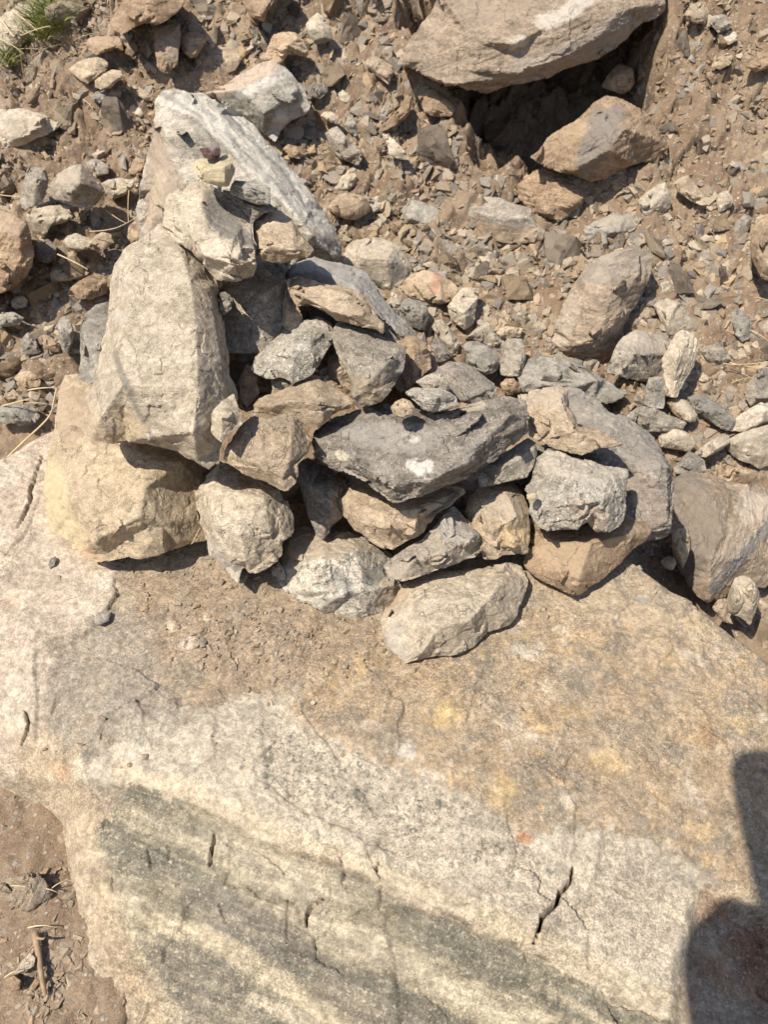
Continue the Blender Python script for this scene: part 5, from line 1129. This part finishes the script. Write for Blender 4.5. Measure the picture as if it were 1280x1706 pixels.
def gmat(name, earth):
    m, t, b = newmat(name); at = t.new('ShaderNodeAttribute', attribute_name='col'); tc = t.new('ShaderNodeTexCoord')
    col = t.mix(earth, at.outputs['Color'], (.275, .20, .135))
    n = t.noise(tc.outputs['Object'], 280, 4, .7)
    col = t.mix(.6, col, t.mix(t.ramp(n, .35, .65), (.65, .63, .6), (1.3, 1.3, 1.28)), 'MULTIPLY')
    t.l.new(col, b.inputs['Base Color']); t.l.new(t.bump(n, .5, .0015), b.inputs['Normal'])
    return m
gravel('gravel', 'fine loose gravel of grey, tan and cream chips strewn over the scree', 24000, (2.2, 19), gmat('gravel chips', .32), lambda u, v: min(1, density(u, v) * .7), 7, 'gravel', power=3.6, sinkf=.12)
gravel('earth_clods', 'crumbly brown clods and crumbs of earth scattered over the bank', 14000, (2.0, 10.0), gmat('earth crumbs', .9), lambda u, v: .4 + .6 * (v < 330), 8, 'earth')
gravel('gravel', 'coarse sand and small chips on the dirt in the lower left corner', 6500, (1.6, 13), gmat('corner chips', .62), lambda u, v: .45 + .55 * (v > 1560), 9, 'gravel', region=(-30, 260, 1240, 1740), skipbp=False, power=4)
gravel('gravel', 'gravel and small chips on the ground farther out to both sides of the stone pile', 9000, (2.4, 24), gmat('outer gravel', .5), lambda u, v: .8 * (not (-30 < u < 1310)), 12, 'gravel', region=(-420, 1700, -260, 1150), power=3.4, sinkf=.15)
_bt = BVHTree.FromPolygons([Vector(v) for v in BV[used]], [tuple(int(i) for i in f) for f in rem[Fb][(np.abs(U0[Fb[:, 0]] - 640) < 700) & (V0[Fb[:, 0]] > 850) & (V0[Fb[:, 0]] < 1300)]])
def boulder_hit(u, v): return _bt.ray_cast(Vector((0, 0, CZ)), ray(u, v).normalized())
def grit_density(u, v):
    f = 0.012
    if p_in(u, v, [(215, 940), (460, 950), (640, 1030), (680, 1110), (560, 1130), (420, 1150), (290, 1120), (240, 1040)]): f = .35
    if p_in(u, v, [(380, 1010), (520, 1020), (560, 1070), (480, 1110), (330, 1120), (320, 1060)]): f = .9
    if p_in(u, v, [(180, 930), (350, 900), (470, 950), (640, 1030), (680, 1105), (880, 1010), (960, 990), (1090, 910), (1095, 935), (960, 1015), (880, 1045), (690, 1125), (600, 1060), (440, 1000), (200, 960)]): f = max(f, .5)
    return f
gravel('grit', 'loose grit and crumbs lying on the great boulder in front of the stone pile', 1900, (1.8, 9.5), gmat('grit grains', .55), grit_density, 15, 'grit', region=(60, 1240, 905, 1290), power=3.6, skipbp=False, sinkf=.15, hit=boulder_hit)
# ------------------------------------------------------------------ dry stems, twig, grass
def tube(name, pts, r0, r1, mat, parent=None, sides=6):
    cu = bpy.data.curves.new('c', 'CURVE'); cu.dimensions = '3D'; s = cu.splines.new('NURBS'); s.points.add(len(pts) - 1)
    for i, p in enumerate(pts):
        s.points[i].co = (*p, 1); s.points[i].radius = r0 + (r1 - r0) * i / (len(pts) - 1)
    s.use_endpoint_u = True; s.order_u = 3; s.resolution_u = 6
    cu.bevel_depth = 1.0; cu.bevel_resolution = 2; cu.use_fill_caps = True
    o = bpy.data.objects.new('c', cu); COL.objects.link(o)
    dg = bpy.context.evaluated_depsgraph_get(); me = bpy.data.meshes.new_from_object(o.evaluated_get(dg)); bpy.data.objects.remove(o)
    for p in me.polygons: p.use_smooth = True
    return me
def stem_obj(name, label, cat, lines, mat, depth_of):
    bm = bmesh.new()
    for pts, r0, r1 in lines:
        P3 = [P(u, v, depth_of(u, v) - h_) for (u, v, h_) in pts]
        me = tube(name, P3, r0, r1, mat); bm.from_mesh(me); bpy.data.meshes.remove(me)
    c = Vector((sum(v.co.x for v in bm.verts), sum(v.co.y for v in bm.verts), 0)) / len(bm.verts); c.z = min(v.co.z for v in bm.verts)
    bmesh.ops.translate(bm, verts=bm.verts, vec=-c)
    me = bpy.data.meshes.new(name); bm.to_mesh(me); bm.free()
    o = link(name, me, M[mat], loc=c); tag(o, label, cat); return o
gd = ground_depth
stem_obj('twig', 'short brown twig with a stub lying in the lower left corner', 'twig', [([(58, 1553, .012), (64, 1585, .013), (68, 1620, .012), (75, 1657, .010)], .0042, .0024), ([(59, 1560, .012), (70, 1566, .02), (74, 1562, .026)], .0018, .001), ([(58, 1572, .012), (48, 1584, .012), (42, 1592, .01)], .0014, .001)], 'twig', gd)
stem_obj('straw', 'curved dry straw stems lying left of the yellow tan block', 'straw',
         [([(12, 762, .08), (40, 735, .10), (70, 708, .11), (86, 690, .12), (90, 665, .13), (94, 648, .12)], .0022, .0014), ([(5, 676, .05), (25, 671, .07), (50, 664, .08)], .0016, .001), ([(48, 650, .06), (66, 646, .08), (86, 646, .08)], .0018, .001), ([(84, 690, .10), (92, 676, .12), (100, 668, .12)], .001, .0006)], 'straw', gd)
stem_obj('straw', 'thin dry straws crossing the rubble left of the tall upright block', 'straw',
         [([(150, 386, .08), (180, 385, .12), (210, 374, .14), (246, 352, .14)], .0011, .0006), ([(215, 318, .1), (212, 340, .12), (214, 370, .12)], .001, .0006), ([(96, 424, .08), (120, 434, .1), (146, 449, .09)], .0016, .001), ([(176, 350, .08), (196, 366, .12), (210, 372, .12)], .0009, .0006), ([(0, 325, .03), (30, 330, .04), (60, 326, .05)], .0012, .0007)], 'straw', gd)
stem_obj('straw', 'fine dry straws on the stones at the right edge', 'straw',
         [([(1205, 606, .03), (1240, 610, .05), (1285, 602, .05)], .0012, .0007), ([(1216, 604, .03), (1250, 614, .05), (1288, 612, .05)], .001, .0006)], 'straw', gd)
stem_obj('straw', 'pale dry stalks lying across the grass tuft', 'straw',
         [([(0, 30, .05), (10, 45, .08), (24, 62, .07)], .0022, .0012), ([(20, 18, .06), (50, 40, .1), (62, 52, .08)], .0014, .0008), ([(36, 60, .05), (60, 48, .09), (84, 44, .08)], .0014, .0008), ([(0, 66, .05), (20, 74, .07), (40, 90, .05)], .0014, .0008), ([(56, 118, .03), (55, 100, .06), (50, 78, .09)], .0014, .0008), ([(38, 122, .03), (36, 104, .05), (34, 92, .07)], .0012, .0008)], 'straw', gd)
_rs = random.Random(21); _ln = []
for _ in range(26):
    u_, v_ = _rs.choice([(_rs.uniform(0, 150), _rs.uniform(60, 180)), (_rs.uniform(0, 240), _rs.uniform(340, 700)), (_rs.uniform(1150, 1290), _rs.uniform(480, 700)), (_rs.uniform(0, 110), _rs.uniform(1330, 1700))])
    a_ = _rs.uniform(-.8, .8); l_ = _rs.uniform(12, 34)
    _ln.append(([(u_, v_, .012), (u_ + l_ * math.cos(a_), v_ + l_ * math.sin(a_), .02 + _rs.uniform(0, .02)), (u_ + 2 * l_ * math.cos(a_ + .3), v_ + 2 * l_ * math.sin(a_ + .3), .012)], _rs.uniform(.0006, .0011), .0004))
tag(stem_obj('plant_litter', 'x', 'litter', _ln, 'straw', gd), 'short bits of dry stalk and plant litter strewn over the dirt and rubble', 'litter', kind='stuff')
def grass_tuft(label, spots, n, length, seed):
    rg = random.Random(seed); V_, F_, Cc = [], [], []
    for _ in range(n):
        (u, v, ru, rv) = rg.choice(spots)
        uu = rg.gauss(u, ru); vv = rg.gauss(v, rv)
        h_ = ground_hit(uu, vv)[0]
        if h_ is None: continue
        L = length * rg.uniform(.5, 1.25); a = rg.uniform(0, 6.28); lean = rg.uniform(.1, .9)
        d = Vector((math.cos(a) * lean, math.sin(a) * lean - .15, 1)).normalized()
        side = d.cross(Vector((rg.gauss(0, 1), rg.gauss(0, 1), rg.gauss(0, .3)))).normalized() * rg.uniform(.0011, .0022)
        p = Vector(h_) - Vector((0, 0, .004)); b = len(V_)
        for i in range(5):
            f = i / 4; w_ = side * (1 - f ** 1.6 * .95)
            V_ += [tuple(p - w_), tuple(p + w_)]
            d = (d + Vector((math.cos(a) * .16, math.sin(a) * .16, -.12 * lean - .05))).normalized(); p = p + d * L / 4
        for i in range(4): F_.append((b + 2 * i, b + 2 * i + 1, b + 2 * i + 3, b + 2 * i + 2))
    me = bpy.data.meshes.new('grass_tuft'); me.from_pydata(V_, [], F_); me.update()
    o = link('grass_tuft', me, M['grass']); tag(o, label, 'grass'); return o
grass_tuft('bright green grass tuft growing from the bank at the top left', [(84, 60, 13, 9), (96, 40, 10, 10), (75, 40, 18, 10)], 520, .085, 3)
grass_tuft('sparser green weeds below and left of the bright tuft', [(30, 72, 16, 7), (48, 62, 9, 7), (18, 90, 12, 8), (8, 104, 10, 6)], 380, .06, 4)

# ------------------------------------------------------------------ the person whose shadow falls across the lower right of the boulder
def photographer():
    sk = plain_mat('skin', (.45, .27, .18), .55, (.5, .3, .2), 40); cloth = plain_mat('dark jacket cloth', (.05, .055, .07), .9, (.07, .075, .09), 200)
    trous = plain_mat('grey trouser cloth', (.10, .10, .11), .9, (.13, .13, .14), 200); hair = plain_mat('dark hair', (.03, .02, .015), .7, (.05, .035, .025), 200)
    root = bpy.data.objects.new('person', None); COL.objects.link(root); root.location = (.06, -.36, 0)
    tag(root, 'person in a dark jacket and grey trousers leaning over the boulder', 'person')
    def skin(name, verts, edges, rad, mat, sub=2):
        me = bpy.data.meshes.new(name); me.from_pydata(verts, edges, []); o = bpy.data.objects.new(name, me); COL.objects.link(o)
        m_ = o.modifiers.new('s', 'SKIN'); sv = me.skin_vertices[0].data
        for i, r in enumerate(rad): sv[i].radius = r if isinstance(r, tuple) else (r, r)
        sv[0].use_root = True
        o.modifiers.new('u', 'SUBSURF').levels = sub; o.modifiers['u'].render_levels = sub
        dg = bpy.context.evaluated_depsgraph_get(); m2 = bpy.data.meshes.new_from_object(o.evaluated_get(dg)); bpy.data.objects.remove(o)
        for p in m2.polygons: p.use_smooth = True
        m2.name = name; return link(name, m2, mat, root)
    pel = (0, -.05, .84); ch = (0, .05, 1.20)
    LH, RH = (-.125, .325, 1.325), (.005, .325, 1.325)
    V_ = [pel, (0, -.02, 1.02), ch, (0, .13, 1.36), (-.02, .20, 1.46), (-.05, .29, 1.58), (-.05, .30, 1.67),
          (-.17, .14, 1.42), (-.165, .25, 1.40), (-.135, .345, 1.385), LH,
          (.18, .12, 1.37), (.22, .14, 1.18), (.08, .27, 1.28), RH,
          (-.10, -.05, .78), (-.12, .0, .44), (-.13, -.06, .07), (-.14, .08, .03), (.10, -.05, .78), (.12, .0, .44), (.13, -.06, .07), (.14, .08, .03)]
    E_ = [(0, 1), (1, 2), (2, 3), (3, 4), (4, 5), (5, 6), (3, 7), (7, 8), (8, 9), (9, 10), (3, 11), (11, 12), (12, 13), (13, 14), (0, 15), (15, 16), (16, 17), (17, 18), (0, 19), (19, 20), (20, 21), (21, 22)]
    R_ = [(.15, .11), (.14, .10), (.17, .11), (.10, .08), .055, (.085, .10), (.06, .07), .055, .042, .028, .022, .055, .042, .028, .022, .085, .058, .042, .035, .085, .058, .042, .035]
    skin('body', V_, E_, R_, sk)
    skin('jacket', V_[:4] + [V_[7], V_[8], V_[9], V_[11], V_[12], V_[13]], [(0, 1), (1, 2), (2, 3), (3, 4), (4, 5), (5, 6), (3, 7), (7, 8), (8, 9)], [(.17, .13), (.155, .115), (.185, .125), (.115, .095), .078, .072, .058, .068, .054, .036], cloth)
    skin('trousers', [(0, -.05, .86), V_[15], V_[16], (-.13, -.05, .10), V_[19], V_[20], (.13, -.05, .10)], [(0, 1), (1, 2), (2, 3), (0, 4), (4, 5), (5, 6)], [(.165, .125), .098, .07, .06, .098, .07, .06], trous)
    skin('hair', [(-.05, .27, 1.60), (-.05, .28, 1.68)], [(0, 1)], [(.098, .108), (.07, .085)], hair)
    sgnp = lambda v, k: math.copysign(abs(v) ** k, v)
    bm = bmesh.new()
    prof = [(.135, 0), (.137, .004), (.105, .014), (.095, .03), (.088, .08), (.06, .105), (.0, .112)]  # added unseen hat, brim squared and turned to shape the person's cast shadow
    rc, rs_ = math.cos(-.15), math.sin(-.15)
    rings = [[bm.verts.new((-.085 + r * (rc * sgnp(math.cos(a), sq) - rs_ * sgnp(math.sin(a), sq)), .29 + r * 1.05 * (rs_ * sgnp(math.cos(a), sq) + rc * sgnp(math.sin(a), sq)), 1.625 + z)) for a in np.linspace(0, 2 * math.pi, 33)[:-1]] for r, z, sq in [(r, z, (.38 if r > .1 else .8)) for r, z in prof[:-1]]]
    for r0, r1 in zip(rings[:-1], rings[1:]):
        for i in range(32): bm.faces.new((r0[i], r0[(i + 1) % 32], r1[(i + 1) % 32], r1[i]))
    bm.faces.new(rings[-1]); me = bpy.data.meshes.new('shadow_hat'); bm.to_mesh(me); bm.free()
    for p in me.polygons: p.use_smooth = True
    ht = link('shadow_hat', me, plain_mat('straw coloured hat cloth', (.4, .33, .22), .9), root)
    sm = ht.modifiers.new('s', 'SOLIDIFY'); sm.thickness = .004
    for s, H in ((-1, LH), (1, RH)):
        for k in range(4):
            z = 1.365 - .018 * k - .004 * abs(k - 1)
            skin('finger', [(H[0] + s * .012, .338, z), (-.06 + s * .050, .352, z + .002), (-.06 + s * (.030 - .003 * abs(k - 1)), .358, z + .003)], [(0, 1), (1, 2)], [.009, .0085, .007], sk, 1)
        skin('finger', [(H[0], .32, 1.33), (-.06 + s * .045, .33, 1.36), (-.06 + s * .028, .333, 1.385)], [(0, 1), (1, 2)], [.011, .010, .008], sk, 1)
    for s in (-1, 1): skin('shoe', [(s * .13, -.09, .05), (s * .135, .02, .045), (s * .14, .11, .035)], [(0, 1), (1, 2)], [.05, .05, .042], hair)
    # the phone in the hands, its lens at the viewpoint
    bm = bmesh.new(); bmesh.ops.create_cube(bm, size=1, matrix=Matrix.Diagonal((.076, .155, .008, 1)))
    bmesh.ops.bevel(bm, geom=list(bm.edges), offset=.003, segments=2, affect='EDGES')
    me = bpy.data.meshes.new('phone'); bm.to_mesh(me); bm.free()
    ph = link('phone', me, plain_mat('black phone glass', (.01, .01, .012), .2)); ph.rotation_euler = cam_o.rotation_euler
    ph.location = cam_o.matrix_basis.to_quaternion() @ Vector((0, -.05, .012)) + Vector((0, 0, CZ))
    tag(ph, 'black phone held up in both hands by the leaning person', 'phone')
photographer()
